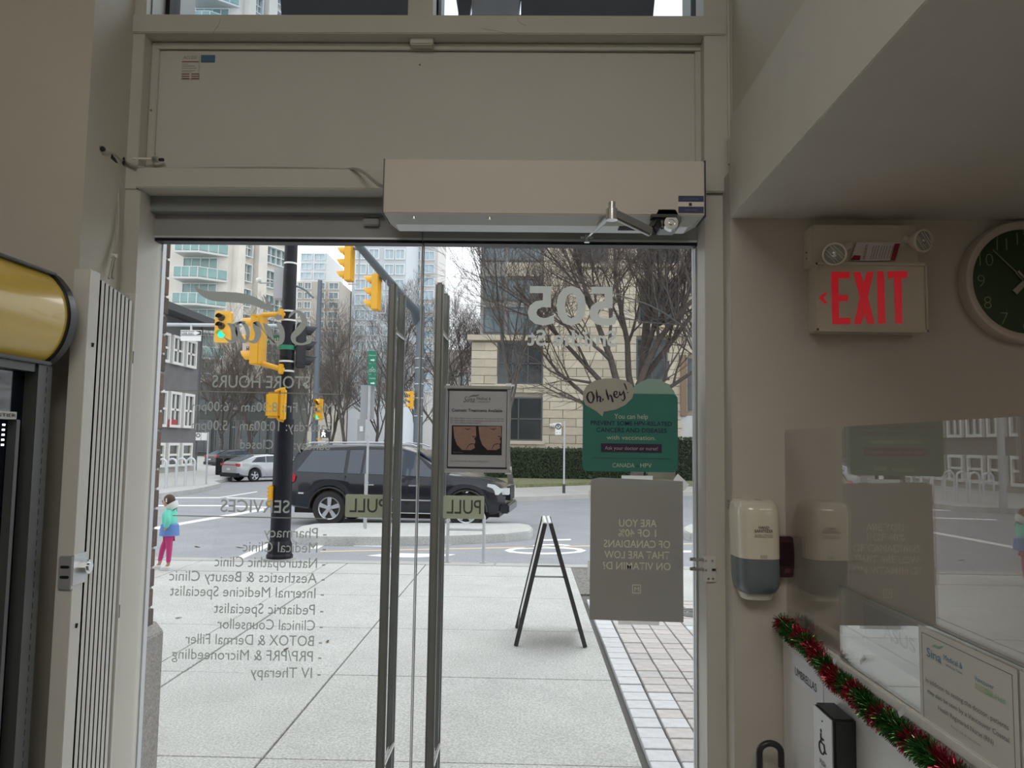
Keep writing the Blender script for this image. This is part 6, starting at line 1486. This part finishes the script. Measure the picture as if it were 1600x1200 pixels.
g = gz(370, 753, ZR); rot = R(50); off_ = Matrix.Rotation(rot, 3, 'Z') @ Vector((-2.1*.82, -.4*.82, 0))
car('sedan', 'silver sedan parked along the kerb left of the black pole', (g.x-off_.x, g.y-off_.y, ZR), rot, sed)
suv_w = dict(sed); suv_w['paint'] = mat('white_paint', (.75, .76, .77), .3, coat=.5)
p = at(660, 716, 78); car('sedan', 'distant white car on the street behind the SUV roof', (p.x, 78, ZR), R(75), suv_w)
p = at(432, 716, 58); suv_d = dict(sed); suv_d['paint'] = mat('dark_car_paint', (.04, .05, .06), .3, coat=.5); car('sedan', 'dark parked car ahead of the silver sedan, mostly behind the pole', (p.x, 50, ZR), R(55), suv_d)
# ================================================================== CHILD
g = gz(262, 890); 
kid = thing('person', 'child in mint and blue hooded jacket and pink leggings walking by the brick pillar', 'person', (g.x, g.y, 0))
sc_ = (at(262, 773, g.y).z)/1.16
def skin(name, verts, edges, radii, m, parent, root=0, sub=2):
    me = bpy.data.meshes.new(name); me.from_pydata([Vector(v) for v in verts], edges, []); o = bpy.data.objects.new(name, me); COL.objects.link(o)
    md_ = o.modifiers.new('skin', 'SKIN'); md_.use_smooth_shade = True
    for i, r_ in enumerate(radii):
        r_ = (r_, r_) if not isinstance(r_, tuple) else r_
        me.skin_vertices[0].data[i].radius = r_
    me.skin_vertices[0].data[root].use_root = True
    sm = o.modifiers.new('sub', 'SUBSURF'); sm.levels = sub; sm.render_levels = sub
    me2 = bpy.data.meshes.new_from_object(o.evaluated_get(bpy.context.evaluated_depsgraph_get())); bpy.data.objects.remove(o)
    me2.materials.clear(); me2.materials.append(m); o = bpy.data.objects.new(name, me2); COL.objects.link(o); o.parent = parent
    for p_ in me2.polygons: p_.use_smooth = True
    return o
SKN = mat('child_skin', (.50, .30, .22), .5); MINT = mat('jacket_mint', (.16, .66, .52), .7, bump=.3, bscale=25); JBL = mat('jacket_blue', (.12, .24, .55), .7); PNK = mat('leggings_pink', (.52, .05, .20), .8); HAIR = mat('child_hair', (.07, .04, .03), .7); WHT = mat('shoe_white', (.75, .75, .75), .6)
# walking to the left (-X): body faces -X, near leg (right side of picture) behind
Bv = [(0, 0, .60), (-.01, 0, .70), (-.01, 0, .84), (-.02, 0, .93), (-.035, 0, .98), (-.05, 0, 1.06), (-.055, 0, 1.14),
      (-.01, -.085, .90), (.03, -.13, .74), (-.02, -.12, .60), (-.01, .085, .90), (-.03, .12, .74), (-.09, .12, .62),
      (.02, -.055, .55), (.035, -.055, .32), (.03, -.055, .07), (-.04, -.055, .03),
      (-.03, .055, .55), (-.12, .055, .33), (-.16, .055, .07), (-.23, .055, .03)]
Be = [(0, 1), (1, 2), (2, 3), (3, 4), (4, 5), (5, 6), (2, 7), (7, 8), (8, 9), (2, 10), (10, 11), (11, 12), (0, 13), (13, 14), (14, 15), (15, 16), (0, 17), (17, 18), (18, 19), (19, 20)]
Br = [.085, .08, .085, .04, .04, .075, .06, .035, .03, .025, .035, .03, .025, .055, .04, .028, .025, .055, .04, .028, .025]
body = skin('body', Bv, Be, Br, SKN, kid)
skin('jacket', [(0, 0, .64), (-.01, 0, .74), (-.01, 0, .86), (-.02, 0, .93), (.0, -.11, .89), (.05, -.165, .76), (.0, -.15, .66), (-.01, .11, .89), (-.04, .15, .76), (-.08, .15, .66)],
     [(0, 1), (1, 2), (2, 3), (2, 4), (4, 5), (5, 6), (2, 7), (7, 8), (8, 9)], [(.135, .12), (.125, .115), (.115, .11), (.07, .07), .055, .052, .042, .055, .052, .042], MINT, kid)
MB().lathe([(.150, 0), (.146, .03), (.140, .10), (.132, .17), (.10, .19)], (0, 0, .53), ZA, 24).build('jacket_hem', JBL, kid, local=True, smooth=True)
skin('leggings', [(0, 0, .56), (.02, -.055, .5), (.035, -.055, .32), (.03, -.055, .10), (-.03, .055, .5), (-.12, .055, .33), (-.16, .055, .10)], [(0, 1), (1, 2), (2, 3), (0, 4), (4, 5), (5, 6)], [.085, .066, .048, .034, .066, .048, .034], PNK, kid)
for (x, y) in ((-.005, -.055), (-.195, .055)): 
    MB().ball((x, y, .035), .085, .037, .036, 14, 8).box(x-.08, x+.075, y-.034, y+.034, 0, .02).build('shoe', WHT, kid, local=True, smooth=True)
MB().ball((-.045, 0, 1.06), .082, .075, .098, 20, 14).build('head', SKN, body, local=True, smooth=True)
MB().ball((-.028, 0, 1.075), .090, .082, .095, 18, 12).ball((.05, 0, 1.02), .035, .045, .05).build('hair', HAIR, kid, local=True, smooth=True)
MB().lathe([(.055, -.09), (.085, -.055), (.102, 0), (.104, .01), (.085, .01), (.07, -.03)], (.012, 0, 1.01), (-.42, 0, .62), 20).build('hood', mat('hood_lining', (.70, .74, .70), .8), kid, local=True, smooth=True)
MB().ball((-.122, -.028, 1.062), .010, .012, .008).ball((-.122, .028, 1.062), .010, .012, .008).build('eye', INK, body, local=True)
MB().ball((-.130, 0, 1.042), .014, .012, .016).build('nose', SKN, body, local=True, smooth=True); MB().ball((-.118, 0, 1.012), .010, .022, .006).build('mouth', mat('lips', (.4, .12, .12), .5), body, local=True)
MB().box(-.045, -.025, -.094, -.080, 1.05, 1.11).build('hair_clip', WHT, kid, local=True, bevel=.003)
kid.scale = (sc_, sc_, sc_)
# a few leaves on the pavement
LF = mat('dead_leaf', (.10, .07, .04), .9)
for i, (x, y) in enumerate(((447, 1015), (279, 966), (309, 855), (376, 856), (512, 1003), (800, 769))):
    p = gz(x, y, .0 if y > 880 else (ZR if y > 800 else 0)); a_ = random.random()*3; s_ = .03 if y > 900 else .09
    MB().prism([(-s_, 0), (-s_*.3, s_*.35), (s_*.5, s_*.3), (s_, 0), (s_*.4, -s_*.3), (-s_*.4, -s_*.28)], p+Vector((0, 0, .004)), (math.cos(a_), math.sin(a_), .1), (-math.sin(a_), math.cos(a_), .05), (0, 0, .003)).build('dead_leaf', LF, label=('small dark leaf on the sidewalk under the BOTOX lettering', 'tiny dark leaf on the sidewalk beside the Pediatric line', 'dark leaf on the near road left of the pole', 'dark leaf on the road close to the pole base', 'small leaf by the microneedling lettering', 'pale scrap on the far kerb below the parking sign')[i], cat='leaf')
